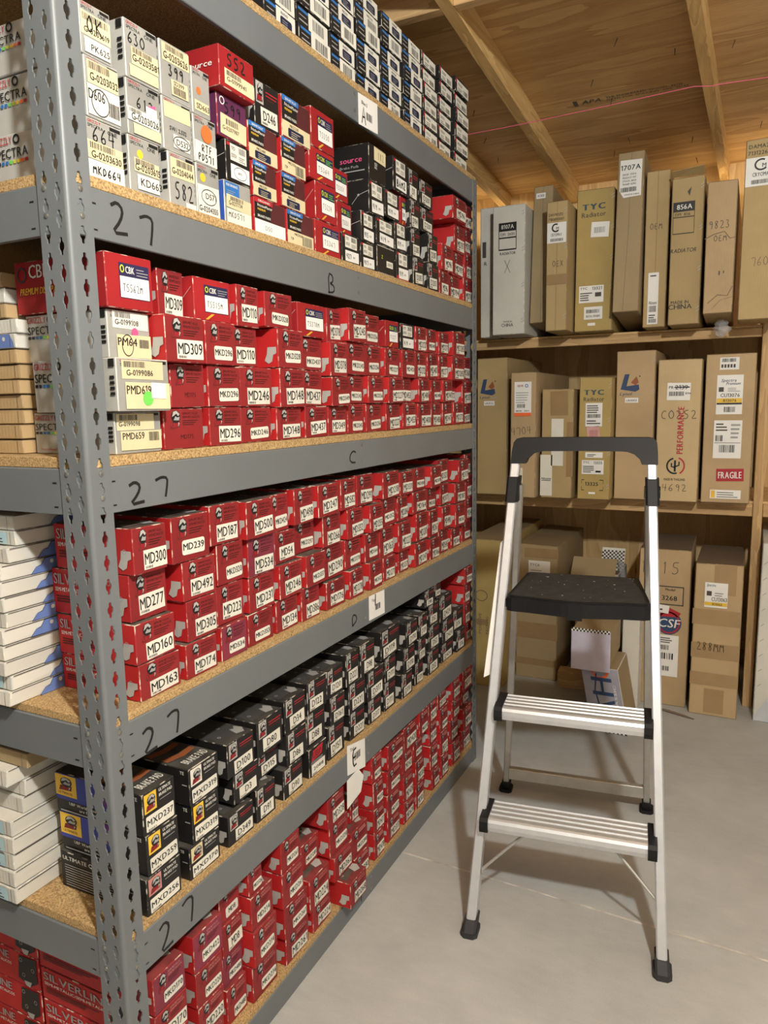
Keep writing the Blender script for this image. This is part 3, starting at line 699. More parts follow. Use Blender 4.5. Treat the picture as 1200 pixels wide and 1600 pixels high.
TABLE = """
C 0 696 1761 12942 687 -12 spec PMD659
C 0 1843 2921 12942 732 -12 md #MD175
C 0 3011 4011 12942 741 -12 md MD296
C 0 4074 5142 12942 729 -12 md MKD246
C 0 5215 6224 12942 703 -12 md MD148
C 0 6307 7298 12942 720 -12 md MD437
C 0 7438 8391 12942 708 -12 md MD349
C 0 8481 9400 12942 764 -12 md MKD245
C 0 9491 10470 12942 764 -12 md MKD256
C 0 10522 11458 12942 764 -12 md MD227
C 0 11567 12568 12942 764 -12 md MD453
C 0 12663 13708 12942 764 -12 md MD400
C 0 13760 14619 12942 764 -12 md MD485
C 0 14731 15596 12942 764 -12 md MD147
C 0 15716 16743 12942 764 -12 md MD272
C 0 16836 17642 12942 660 -12 md MD337
C 1 560 1750 13629 852 13 spec PMD619
C 1 2019 2951 13674 780 -12 md #MD175
C 1 2986 4009 13683 776 -12 md MKD296
C 1 4049 5175 13671 804 -12 md MD246
C 1 5245 6277 13645 835 -12 md MD148
C 1 6321 7291 13662 821 -12 md MD437
C 1 7430 8373 13650 711 -12 md MKD349
C 1 8448 9400 13706 726 -12 md MKD245
C 1 9491 10442 13706 726 -12 md MKD256
C 1 10522 11502 13706 726 -12 md MD227
C 1 11567 12427 13706 726 -12 md MD453
C 1 12579 13419 13706 726 -2 md MD400
C 1 13760 14614 13706 726 -12 md MKD485
C 1 14626 15516 13706 726 -2 md MD147
C 1 15600 16600 13706 726 -42 md MD272
C 1 16684 17641 13602 864 -12 md MD337
C 2 783 1737 14481 779 -22 spec PM64
C 2 1749 2758 14454 799 -2 md MD309
C 2 2888 3809 14459 800 -12 md MKD296
C 2 3824 4752 14475 772 -12 md MD110
C 2 5217 6250 14480 833 -12 md MKD328
C 2 6268 7329 14482 736 -12 md MKD437
C 2 7383 8251 14362 819 -12 md MD378
C 2 8284 9367 14433 806 -12 md MKD245
C 2 9454 10442 14433 806 -12 md MKD256
C 2 10522 11502 14433 806 -12 md MD227
C 2 11567 12502 14433 806 -12 md MD453
C 2 12544 13401 14433 806 -12 md MD212
C 2 13477 14345 14433 806 -12 md MD401
C 2 14432 15244 14433 806 -12 md MD277
C 2 15360 16583 14433 806 -12 md MD285
C 2 16687 17640 14466 812 -12 md MD361
C 3 721 1760 15260 863 -12 cbk T57562M
C 3 2060 2745 15253 834 -32 md MD309
C 3 2755 3833 15258 771 -12 cbk T57515M
C 3 3993 4751 15247 811 -22 md MD110
C 3 4937 5982 15313 734 -12 md MKD328
C 3 6160 7376 15218 750 -12 cbk T57378M
C 3 7597 8307 15181 810 -22 md MD378
C 3 8319 9272 15239 814 -12 md MD245
C 3 9303 10383 15239 796 -12 md MKD256
C 3 10559 11441 15239 735 -12 cbk T57227
C 3 11524 12536 15239 734 -12 acd B1
C 3 12548 13368 15239 733 -12 md MD212
C 3 13380 14186 15239 733 -2 md MKD401
C 3 14454 15360 15239 733 -12 md MD277
C 3 15469 16589 15239 813 -12 md MD285
D 0 857 1885 8691 660 -12 md MD163
D 0 1993 2902 8691 677 -12 md MD174
D 0 3039 3898 8691 708 -12 mdp MD534
D 0 3962 4882 8691 705 -12 md MKD353
D 0 4973 5874 8691 750 -12 md MD134
D 0 5939 6759 8691 801 -12 md MD386
D 0 7007 7972 8691 705 -12 md MD176
D 0 8152 8910 8691 756 -2 md MD278
D 0 9176 9958 8691 759 -12 md MKD422
D 0 10191 11039 8691 688 -12 md MD271
D 0 11265 12012 8691 660 -12 md MD237
D 0 12189 13112 8691 748 -12 md MD247
D 0 13350 14183 8691 690 -12 md MD166
D 0 14314 15180 8691 822 -12 md MD545
D 0 15401 16267 8691 710 -12 md MD364
D 0 16624 17576 8691 775 -12 md MD17
D 1 825 1810 9351 729 -12 md MD160
D 1 2109 2990 9368 781 -12 md MD305
D 1 3046 3930 9398 809 -12 md MD223
D 1 4037 4969 9396 770 -12 md MD231
D 1 5059 5997 9441 777 -12 md MD246
D 1 6033 6921 9492 763 -12 md MKD337
D 1 7021 8089 9396 858 -12 md MD290
D 1 8158 9073 9447 798 -12 md MKD278
D 1 9118 9950 9450 797 -12 md MD144
D 1 9997 10886 9379 890 -12 md MD163
D 1 11162 12066 9351 890 -12 md MD227
D 1 12452 13337 9439 890 -12 md MD201
D 1 13553 14291 9381 895 -12 md MD167
D 1 14422 15190 9512 798 -12 md MD498
D 1 15638 16627 9401 807 -12 md MD267
D 1 16872 17787 9466 826 -12 md MD440
D 2 853 1764 10080 828 -22 md MD277
D 2 2049 3001 10150 755 -12 md MD492
D 2 3074 3934 10208 831 -12 md MKD320
D 2 4002 4992 10166 825 -12 mdp MD534
D 2 5062 5945 10219 724 -12 md MD54
D 2 6010 6940 10255 747 -32 md MKD297
D 2 6977 7870 10254 786 -12 md MD266
D 2 8197 9073 10245 788 -12 md MD332
D 2 9267 10072 10247 760 -12 md MD255
D 2 10084 11097 10269 802 -12 md MD352
D 2 11265 12012 10241 754 -12 md MD284
D 2 12280 13354 10329 675 -12 md MD164
D 2 13502 14388 10276 725 -12 md MKD352
D 2 14492 15244 10311 725 -12 md MD377
D 2 15776 16840 10208 725 -12 md MD187
D 2 16895 17856 10292 807 -12 md MD442
D 3 858 1675 10908 812 -7 md MD300
D 3 1792 2828 10904 858 -12 md MD239
D 3 2871 3826 11038 788 -12 md MD187
D 3 3875 4844 10991 795 -12 md MD500
D 3 4889 5684 10943 840 -12 md MKD424
D 3 5736 6554 11002 828 -12 md MD498
D 3 6651 7671 11040 779 -2 md MD247
D 3 7887 8686 11034 795 -12 md MD582
D 3 8728 9670 11034 829 -12 md MD291
D 3 10058 11124 11071 738 -12 md MD218
D 3 11381 12380 10995 707 -12 md MD331
D 3 12474 13451 11004 707 -12 md MKD458
D 3 13502 14372 11000 707 -12 md MKD378
D 3 14446 15446 11036 798 -12 md MD321
D 3 15958 16971 10933 794 -12 md MD178
D 3 17030 17714 11100 748 -12 md MD335
B 0 519 1283 17133 890 -12 spec G-0203630
B 0 1373 2105 17133 890 -12 spec G-0203615
B 0 2286 2979 17133 890 -12 spec G-0204044
B 0 2991 3659 17133 890 -12 spec G-0204355
B 0 3772 4625 17133 807 -12 blue G-0217734
B 0 4709 5846 17133 714 -12 fmo D50
B 0 5878 6979 17133 725 -12 fm MKD568
B 0 7010 8210 17133 763 -12 cbk T57367
B 0 8243 9185 17133 712 -12 acd 427
B 0 9211 10039 17133 675 -12 acd 417
B 0 10137 11245 17133 762 -12 plain E2
B 0 11335 12203 17133 805 -12 acr BLAZER
B 0 12276 13061 17133 787 -12 d D285
B 0 13573 14483 17133 840 -12 d D201
B 0 14544 15398 17133 768 -12 md MD96
B 0 15455 16580 17133 762 -12 md MD194
B 0 16724 17704 17133 818 -12 md MD110
B 1 586 1294 18023 871 -12 spec G-0203032
B 1 1405 2183 18023 857 -12 spec G-0203026
B 1 2206 2966 18023 859 -12 spec D532
B 1 2978 3635 18023 820 -12 spec RTF_PD571
B 1 3870 4662 17940 741 -12 acd D578
B 1 4700 5556 17847 685 -12 fm MKD250
B 1 5701 6673 17858 708 -12 fm MKD402
B 1 7071 8037 17896 842 -12 cbk T57234
B 1 8399 9166 17845 792 -32 cbk T57351
B 1 9279 10033 17808 757 -12 acd 415
B 1 10119 11246 17895 691 -12 acd A56
B 1 11258 12039 17938 765 -12 acd C41
B 1 12265 12960 17920 797 -12 d D285
B 1 13641 14416 17973 865 -12 d D201
B 1 14682 15668 17901 823 -12 md MD96
B 1 15776 16840 17895 785 -12 md MD197
B 1 16949 17770 17951 883 -12 md MD110
B 2 558 1189 18894 751 -12 spec G-0203619
B 2 1431 2204 18880 877 -12 spec G-0203581
B 2 2216 2985 18882 890 -12 spec G-0203626
B 2 2997 3515 18843 792 -12 spec SD663
B 2 3666 4595 18681 763 -12 pur G-0207987
B 2 4607 5633 18532 719 -12 fm MKD480
B 2 5750 6720 18566 721 -12 fm MKD326
B 2 6844 8008 18738 704 -12 cbk T57364
B 2 8100 9000 18636 726 -32 cbk T57351
B 2 9738 10636 18587 845 -12 acd D718
B 2 10666 11589 18702 718 -12 acd E17
B 2 11853 12252 18702 810 -22 cbk T57324
B 2 12264 12981 18718 789 -12 d D194
B 2 13263 14272 18838 697 -12 d D201
B 2 15880 16857 18680 890 -12 md MD197
B 2 16971 17778 18834 812 -12 md MD110
B 3 3530 4620 19444 716 8 r552 G-0199941
B 3 4919 5803 19250 890 -12 d D246
B 3 5815 6958 19287 854 -12 fm MKD230
B 3 6972 8020 19441 846 -12 cbk T57350
B 3 9774 10774 19432 890 -12 blk 182
B 3 11215 12146 19513 889 -12 acd MKD8_BAM2
B 3 12206 12955 19506 847 -12 d D1
B 3 13043 14028 19535 724 -12 d D201
B 3 15224 16463 19570 725 -2 md MD96
B 3 16796 17868 19646 769 -12 md MD483
E 0 595 1484 4861 725 -2 mxd MXD256
E 0 1690 2598 4861 661 -2 mxd MXD170
E 0 2842 3704 4861 660 -2 d D349
E 0 3782 4515 4861 765 -2 d D91
E 0 4804 5630 4861 724 -2 d D90
E 0 5878 6727 4861 728 -2 du 2088
E 0 6843 7681 4861 890 -2 d D151
E 0 8025 8882 4861 762 -2 d D221
E 0 9098 9923 4861 704 -2 d D317
E 0 10066 10863 4861 873 -2 d D111
E 0 11109 11900 4861 759 -2 d D110
E 0 12235 12918 4861 736 -2 d D139
E 0 13217 14170 4861 807 -2 d D52
E 0 14463 15618 4861 660 -2 d D424
E 0 16971 17640 4861 723 -12 md MD78
E 1 663 1487 5586 777 -2 mxd MXD259
E 1 1822 2630 5522 785 -2 mxd MXD319
E 1 3118 3989 5626 660 -2 d D3
E 1 4130 4977 5626 660 -22 d D115
E 1 4987 5825 5585 770 -2 d D86
E 1 5929 6806 5589 847 -2 d D88
E 1 6924 7686 5751 715 -2 d D161
E 1 7927 8892 5623 827 -2 d D221
E 1 8982 9996 5565 851 -2 d D317
E 1 10053 10814 5734 732 -2 d D111
E 1 11256 12115 5620 751 -2 d D110
E 1 12423 13066 5597 734 -2 d D139
E 1 13303 14241 5668 814 -2 d D52
E 1 14475 15562 5521 829 -2 d D424
E 1 15756 16613 4861 777 -2 d D76
E 1 16697 17359 5584 777 -2 md MD78
E 2 625 1458 6363 777 -2 mxd MXD237
E 2 1792 2670 6307 745 -2 mxd MXD319
E 2 2915 3821 6286 742 -2 d D100
E 2 3907 4875 6286 793 -2 d D80
E 2 4938 5847 6355 805 -2 d D34
E 2 5900 6790 6436 795 -2 d D122
E 2 6840 7690 6466 729 -2 d D120
E 2 7745 8496 6451 876 -2 d D221
E 2 8538 9399 6451 890 -2 d D98
E 2 9840 11093 6466 856 -2 d D119
E 2 11462 12332 6371 736 -2 d D110
E 2 12424 13101 6330 781 -2 d D139
E 2 13319 14196 6482 729 -2 d D52
E 2 14257 15383 6350 890 -2 d D424
E 2 15516 16613 5638 770 -2 d D76
E 2 16697 17359 6361 770 -2 md MD78
E 3 12916 13691 7211 560 -2 d D98
E 3 13952 14611 7240 531 -12 d D424
E 3 16568 17359 7131 640 -2 md MD404
F 0 582 1435 780 710 -2 md MD170
F 1 582 1435 1492 710 -2 md MD170
F 2 582 1435 2204 696 -2 md MD170
F 3 582 1428 2904 740 -2 mdp MKD170
F 0 1690 2481 780 710 -2 md MD220
F 1 1690 2481 1492 661 -2 md MD220
F 2 1668 2489 2157 763 -2 md MKD220
F 3 1650 2519 2924 781 -2 mdp MKD422
F 0 2760 3460 780 840 -22 md MKD480
F 1 2760 3460 1624 703 -22 mdp MKD480
F 2 2760 3460 2332 726 -22 md MD8
F 3 2760 3460 3062 754 -22 md MD8
F 0 3490 4432 780 860 -2 md MKD214
F 1 3490 4371 1644 860 -2 md MKD214
F 2 3490 4311 2508 795 -2 md MD214
F 3 3490 4010 3307 768 -2 md MKD326
F 0 4704 5705 780 714 -2 md MD261
F 1 4638 5624 1498 795 -2 md MKD261
F 2 4590 5508 2296 860 -2 md MKD261
F 3 4590 5392 3160 772 -2 md MKD261
F 0 5875 6744 780 660 -2 md MD224
F 1 5711 6666 1444 860 -2 md MD224
F 2 5890 6760 2308 696 -32 md MKD281
F 0 7050 7950 780 710 35 md MD268
F 1 6902 7880 1492 694 -2 md MD262
F 2 6833 7815 2190 860 -2 md MKD328
F 3 6720 7583 3054 807 -2 md MD328
F 0 8019 8903 780 688 -2 md MD280
F 1 7931 8897 1472 794 -2 md MKD280
F 2 8320 8820 2270 660 -32 md MD333
F 0 9120 9767 780 800 -2 md MD478
F 1 9120 9796 1584 728 -2 md MD477
F 2 9120 9782 2315 815 -2 md MKD258
F 3 9050 9710 3134 786 -2 md MKD258
F 0 10060 10939 780 738 -2 md MD317
F 1 9983 10852 1522 795 -2 md MD317
F 2 10010 10989 2320 731 -2 md MKD316
F 3 10079 11220 3056 756 -2 md MKD279
F 0 11118 11931 780 690 -2 md MD628
F 1 11097 11855 1474 860 -2 md MD428
F 2 11237 11975 2338 699 -2 md MD421
F 3 11260 12294 3042 813 -2 md MD420
F 0 12024 12713 780 860 -2 md MD105
F 1 12043 12730 1644 768 -2 md MD205
F 2 12061 12798 2416 676 -2 md MKD296
F 3 12359 13137 3096 835 -2 md MKD292
F 0 13368 14046 780 719 -2 md MD89
F 1 13313 14002 1503 860 -2 md MD208
F 2 13329 14016 2367 799 -2 md MD208
F 3 13201 13917 3169 860 -2 md MD391
F 0 14172 14891 780 860 -2 md MD128
F 1 14127 14840 1644 860 -2 md MD212
F 2 14082 14850 2508 860 -2 md MD180
F 3 13980 14799 3372 821 -2 md MD125
F 0 15207 16048 780 860 -2 md MD140
F 1 15215 16053 1644 837 -2 md MD238
F 2 15223 16058 2485 733 -2 md MD35
F 3 15231 16063 3222 845 -2 md MD136
F 0 16388 17302 780 820 -2 md MD192
F 1 16391 17301 1604 860 -2 md MD165
F 2 16665 17508 2468 660 -12 md MD62
F 3 16330 17300 3132 860 -2 md MD177
A 0 5337 6495 21415 390 -12 fmA A00
A 1 5337 6495 21809 390 -12 fmA A01
A 2 5337 6495 22203 390 -12 fmA A02
A 3 5337 6495 22597 390 -12 fmA A03
A 4 5337 6495 22991 390 -12 fmA A04
A 5 5337 6495 23385 390 -12 fmA A05
A 6 5337 6495 23779 390 -12 fmA A06
A 7 5337 6495 24173 390 -12 fmA A07
A 0 6551 7900 21415 390 -12 fmA A10
A 1 6551 7900 21809 390 -12 fmA A11
A 2 6551 7900 22203 390 -12 fmA A12
A 3 6551 7900 22597 390 -12 fmA A13
A 4 6551 7900 22991 390 -12 fmA A14
A 5 6551 7900 23385 390 -12 fmA A15
A 6 6551 7900 23779 390 -12 fmA A16
A 7 6551 7900 24173 390 -12 fmA A17
A 0 7954 9171 21415 390 -12 fmA A20
A 1 7954 9171 21809 390 -12 fmA A21
A 2 7954 9171 22203 390 -12 fmA A22
A 3 7954 9171 22597 390 -12 fmA A23
A 4 7954 9171 22991 390 -12 fmA A24
A 5 7954 9171 23385 390 -12 fmA A25
A 6 7954 9171 23779 390 -12 fmA A26
A 0 9220 10496 21415 400 -12 fmA A30
A 1 9220 10496 21819 400 -12 fmA A31
A 2 9220 10496 22223 400 -12 fmA A32
A 3 9220 10496 22627 400 -12 fmA A33
A 4 9220 10496 23031 400 -12 fmA A34
A 5 9220 10496 23435 400 -12 fmA A35
A 0 10591 11837 21415 390 -12 fmA A40
A 1 10591 11837 21809 390 -12 fmA A41
A 2 10591 11837 22203 390 -12 fmA A42
A 3 10591 11837 22597 390 -12 fmA A43
A 4 10591 11837 22991 390 -12 fmA A44
A 5 10591 11837 23385 390 -12 fmA A45
A 0 11951 13218 21415 400 -12 fmA A50
A 1 11951 13218 21819 400 -12 fmA A51
A 2 11951 13218 22223 400 -12 fmA A52
A 3 11951 13218 22627 400 -12 fmA A53
A 4 11951 13218 23031 400 -12 fmA A54
A 5 11951 13218 23435 400 -12 fmA A55
A 0 13341 14402 21415 410 -12 ac2 A60
A 1 13341 14402 21829 410 -12 ac2 A61
A 2 13341 14402 22243 410 -12 ac2 A62
A 3 13341 14402 22657 410 -12 ac2 A63
A 4 13341 14402 23071 410 -12 ac2 A64
A 5 13341 14402 23485 410 -12 ac2 A65
A 0 14573 15654 21415 420 -12 ac2 A70
A 1 14573 15654 21839 420 -12 ac2 A71
A 2 14573 15654 22263 420 -12 ac2 A72
A 3 14573 15654 22687 420 -12 ac2 A73
A 4 14573 15654 23111 420 -12 ac2 A74
A 5 14573 15654 23535 420 -12 ac2 A75
A 0 15979 17191 21415 450 -12 ac2 A80
A 1 15979 17191 21869 450 -12 ac2 A81
A 2 15979 17191 22323 450 -12 ac2 A82
A 3 15979 17191 22777 450 -12 ac2 A83
A 4 15979 17191 23231 450 -12 ac2 A84
A 5 15979 17191 23685 450 -12 ac2 A85
"""

# ------------------------------------------------------------------ brake-part boxes on the rack
ORD = ['first', 'second', 'third', 'fourth', 'fifth', 'sixth', 'seventh', 'eighth', 'ninth', 'tenth', 'eleventh', 'twelfth', 'thirteenth', 'fourteenth', 'fifteenth', 'sixteenth', 'seventeenth', 'eighteenth']
def carton_mesh(w_, d, h, front, side, top, wornm, c=.0013, amp=.0012, rng=R):
    m_ = MB(); J = {}
    def jit(p, base):
        if base not in J:
            fx = 0 if base[0] > -1e-6 else rng.uniform(-amp, amp)
            J[base] = (fx, -math.copysign(rng.uniform(0, amp), base[1]), rng.uniform(-amp, 0) if base[2] > 0 else 0)
        j = J[base]; return (p[0] + j[0], p[1] + j[1], p[2] + j[2])
    m_.box(-d, 0, -w_ / 2, w_ / 2, 0, h, side, c, {'+x': front, '+z': top, '-z': side}, wornm, jit)
    return m_
def frames(m_, w_, d, h):
    return (Frame(m_, (0, -w_ / 2, 0), (0, 1, 0), (0, 0, 1)), Frame(m_, (-d, -w_ / 2 - .0008, 0), (1, 0, 0), (0, 0, 1)), Frame(m_, (0, -w_ / 2, h), (0, 1, 0), (-1, 0, 0)))
def emblem(f, a, b, s, t, base='print_maroon', letters='print_red'):
    """round animal-head trade emblem over a slanted name strip; a,b lower left, s wide, t tall"""
    f.poly([(a, b), (a + .92 * s, b + .06 * t), (a + s, b + .40 * t), (a + .80 * s, b + .44 * t), (a + .12 * s, b + .36 * t)], base)
    f.k += 1
    f.disc(a + .58 * s, b + .66 * t, .44 * s, 'ink', .35 * t, 14)
    f.k += 1
    f.poly([(a + .20 * s, b + .66 * t), (a + .36 * s, b + .95 * t), (a + .66 * s, b + .99 * t), (a + .95 * s, b + .80 * t), (a + .80 * s, b + .70 * t), (a + .62 * s, b + .84 * t), (a + .46 * s, b + .76 * t)], 'print_silver')
    f.poly([(a + .34 * s, b + .48 * t), (a + .54 * s, b + .70 * t), (a + .70 * s, b + .62 * t), (a + .94 * s, b + .66 * t), (a + .86 * s, b + .46 * t)], 'print_grey')
    f.poly([(a + .76 * s, b + .10 * t), (a + .92 * s, b + .30 * t), (a + .80 * s, b + .36 * t)], 'print_silver')
    f.text('UBP', a + .10 * s, b + .08 * t, .26 * t, letters, w=.70 * s, bold=True)
    f.k -= 2
def pad_tab(f, d, h, front_in=.004, s=1.0):
    """printed brake-pad ear on the box side"""
    x = d - front_in
    f.poly([(x - .030 * s, .18 * h), (x - .024 * s, .34 * h), (x - .022 * s, .52 * h), (x, .52 * h), (x, .36 * h), (x - .008 * s, .32 * h), (x - .011 * s, .16 * h), (x - .020 * s, .10 * h)], 'print_silver')
def pad_top(f, w_, d, m1, m2):
    f.poly([(.10 * w_, .10 * d), (.55 * w_, .12 * d), (.88 * w_, .20 * d), (.92 * w_, .55 * d), (.60 * w_, .62 * d), (.12 * w_, .55 * d)], m1); f.k += 1
    f.poly([(.60 * w_, .10 * d), (.80 * w_, .06 * d), (.95 * w_, .16 * d), (.90 * w_, .28 * d), (.78 * w_, .22 * d), (.70 * w_, .26 * d)], m2)
    for a, b in ((.25, .22), (.62, .40), (.28, .48)): f.ring(a * w_, b * d, .035 * w_, .0016, m2, n=10)
    f.k -= 1
def sticker(fl, a0, b0, a1, b1, code, rng, m='label_white', rot=0.0, r=0, bc=True, hgt=.52, bold=False):
    fl.k = 2; fl.rect(a0, b0, a1, b1, m, rot, r); fl.k = 4
    wd, hg = a1 - a0, b1 - b0; ca, cb = (a0 + a1) / 2, (b0 + b1) / 2
    if code:
        fl.text(code, ca, cb - hg * (hgt / 2 - .06), hg * hgt, 'ink', maxw=wd * .93, rot=rot, align='c', bold=bold, w=wd * min(.93, .185 * len(code)))
    if bc: fl.bars(a0 + wd * .06, b0 + hg * .05, a0 + wd * .38, b0 + hg * .17, 'ink_soft', 10, rng)

SPEC = {
 'G-0203619': [('L', .04, .36, .97, .80, 'c'), ('B', .1, .64, .9, .77), ('T', 'G-0203619', .12, .42, .11), ('H', 'OK', .2, .45, .3, .5), ('L', .1, .04, .9, .32, 'w'), ('T', 'PK625', .3, .10, .13)],
 'G-0203032': [('L', .08, .56, .96, .94, 'c'), ('B', .12, .80, .75, .92), ('T', 'G-0203032', .14, .62, .13), ('L', .04, .04, .96, .54, 'w'), ('T', 'D606', .06, .30, .17), ('B', .62, .12, .94, .36), ('O', .38, .28, .25, .22)],
 'G-0203630': [('H', '664', .18, .62, .25, .6), ('L', .02, .32, .98, .62, 'c'), ('B', .1, .50, .8, .60), ('T', 'G-0203630', .12, .35, .12), ('L', .02, .02, .98, .31, 'w'), ('H', 'MKD664', .12, .08, .14, .75)],
 'G-0203581': [('H', '630', .10, .60, .2, .5), ('L', .18, .26, .98, .56, 'c'), ('B', .22, .46, .8, .55), ('T', 'G-0203581', .20, .32, .12), ('L', .10, .04, .95, .24, 'c')],
 'G-0203026': [('H', '612', .28, .52, .2, .5), ('P', [(.60, .62), (.85, .70), (.85, .58)], 'print_pink'), ('L', .55, .48, .88, .62, 'w'), ('L', .0, .24, .92, .48, 'w'), ('B', .05, .40, .4, .47), ('T', 'G-0203026', .10, .27, .13), ('L', .14, .03, .95, .22, 'c')],
 'G-0203615': [('D', .36, .70, .10, 'print_yellow'), ('L', .16, .38, .95, .62, 'c'), ('B', .2, .52, .8, .61), ('T', 'G-0203615', .18, .41, .12), ('L', .22, .08, .92, .34, 'w'), ('T', 'KD663', .32, .15, .14)],
 'G-0203626': [('L', .08, .64, .98, .96, 'c'), ('B', .2, .84, .8, .94), ('T', 'G-0203626', .12, .68, .13), ('H', '399', .25, .40, .2, .5), ('L', .32, .08, .88, .36, 'c'), ('T', 'SD399', .4, .26, .08), ('B', .38, .10, .82, .24)],
 'D532': [('L', .06, .62, .94, .92, 'c'), ('T', 'SW/ 2.532', .22, .40, .08), ('L', .32, .08, .88, .34, 'w'), ('T', 'D532', .42, .15, .12), ('O', .6, .21, .28, .12)],
 'G-0204044': [('L', .08, .54, .98, .90, 'c'), ('B', .3, .76, .9, .88), ('T', 'G-0204044', .12, .60, .12), ('H', '582', .18, .14, .32, .7), ('L', .58, .02, .98, .12, 'w')],
 'SD663': [('D', .36, .52, .13, 'print_orange'), ('L', .10, .08, .88, .30, 'c'), ('T', 'SD663', .2, .13, .12)],
 'RTF_PD571': [('L', .04, .02, .98, .46, 'w'), ('H', 'RTF', .32, .26, .16, .45), ('H', 'PD571', .16, .06, .16, .7), ('D', .55, .66, .24, 'print_orange')],
 'G-0204355': [('D', .28, .74, .12, 'print_yellow'), ('L', .04, .02, .96, .60, 'w'), ('T', 'D571', .36, .34, .12), ('O', .5, .38, .32, .15), ('T', 'G-0204355', .06, .08, .11)],
 'PM64': [('L', .12, .62, .95, .97, 'w'), ('B', .18, .84, .55, .95), ('T', 'G-0199108', .17, .70, .11), ('D', .62, .56, .08, 'print_pink'), ('L', .18, .02, .99, .50, 'c'), ('T', 'PM64', .20, .27, .17), ('B', .70, .24, .95, .42), ('O', .42, .28, .13, .22)],
 'PMD619': [('L', .10, .60, .88, .95, 'c'), ('B', .14, .82, .55, .93), ('T', 'G-0199086', .18, .67, .11), ('L', .14, .04, .99, .54, 'c'), ('T', 'PMD619', .16, .32, .17), ('D', .55, .24, .10, 'print_green'), ('L', .62, .24, .90, .54, 'p')],
 'PMD659': [('L', .04, .56, .84, .95, 'c'), ('B', .10, .80, .5, .93), ('T', 'G-0199098', .08, .66, .11), ('L', .10, .08, .98, .54, 'c'), ('T', 'PMD659', .14, .34, .17), ('B', .70, .28, .93, .50)],
}
EXTRA = []
def ops(fb, fl, w_, h, L):
    k = 2
    for o in L:
        t = o[0]; fl.k = k; k += 1
        if t == 'L':
            if fl.mb.v: fl.mb = MB(); EXTRA.append(fl.mb)
            fl.rect(o[1] * w_, o[2] * h, o[3] * w_, o[4] * h, {'c': 'label_cream', 'w': 'label_white', 'p': 'paper_bright'}[o[5]], R.uniform(-.03, .03))
        elif t == 'B': fl.bars(o[1] * w_, o[2] * h, o[3] * w_, o[4] * h, 'ink_soft', 22)
        elif t == 'T': fl.text(o[1], o[2] * w_, o[3] * h, o[4] * h, 'ink', maxw=w_ * (.46 if o[4] > .15 else .80), bold=o[4] > .15)
        elif t == 'H': fl.hand(o[1], o[2] * w_, o[3] * h, o[4] * h, 'ink', w=o[5] * w_, wd=.0021)
        elif t == 'D': fl.disc(o[1] * w_, o[2] * h, o[3] * w_, o[4])
        elif t == 'O': fl.ring(o[1] * w_, o[2] * h, o[3] * w_, .0013, 'ink', o[4] * h)
        elif t == 'P': fl.poly([(a * w_, b * h) for a, b in o[1]], o[2])

KIND = {  # carton materials: front, side, top, edge
 'md': ('red_front', 'red_side', 'red_top', 'worn_red'), 'mdp': ('plum_front', 'red_side', 'red_top', 'worn_red'),
 'cbk': ('red_bright', 'red_bright', 'red_top', 'worn_red'), 'spec': ('grey_card', 'grey_side', 'grey_top', 'worn_grey'),
 'd': ('black_card', 'black_card', 'black_top', 'worn_black'), 'mxd': ('black_card', 'black_card', 'black_top', 'worn_black'), 'du': ('black_card', 'black_card', 'black_top', 'worn_black'),
 'acd': ('black_card', 'black_card', 'black_top', 'worn_black'), 'acr': ('black_card', 'black_card', 'black_top', 'worn_black'), 'plain': ('black_card', 'black_card', 'black_top', 'worn_black'),
 'blk': ('black_card', 'black_card', 'black_top', 'worn_black'), 'fm': ('maroon_card', 'red_side', 'dark_top', 'worn_red'), 'fmo': ('maroon_card', 'red_side', 'dark_top', 'worn_red'),
 'fmA': ('black_card', 'black_card', 'black_top', 'worn_black'), 'ac2': ('black_card', 'black_card', 'black_top', 'worn_black'), 'pur': ('purple_card', 'purple_card', 'dark_top', 'worn_red'),
 'r552': ('red_bright', 'red_bright', 'red_bright', 'worn_red'), 'blue': ('blue_card', 'blue_card', 'dark_top', 'worn_grey')}
DESC = {'md': 'red box', 'mdp': 'plum red box', 'cbk': 'red box with dark topped tag', 'spec': 'grey box with cream stickers', 'd': 'black box', 'mxd': 'black box with square emblem', 'du': 'black box with red lettering',
 'acd': 'black box with two white panels', 'acr': 'black box with red stripe', 'plain': 'plain black box', 'blk': 'large black box with yellow note', 'fm': 'maroon box with blue strip', 'fmo': 'maroon box with red strip',
 'pur': 'purple box', 'r552': 'bright red box marked 552', 'blue': 'blue box with cream sticker', 'fmA': 'flat black box', 'ac2': 'flat black box'}
GRP = {'A': 'boxes on the top shelf', 'B': 'boxes on shelf B', 'C': 'boxes on shelf C', 'D': 'boxes on shelf D', 'E': 'boxes on shelf E', 'F': 'boxes on the bottom shelf F'}

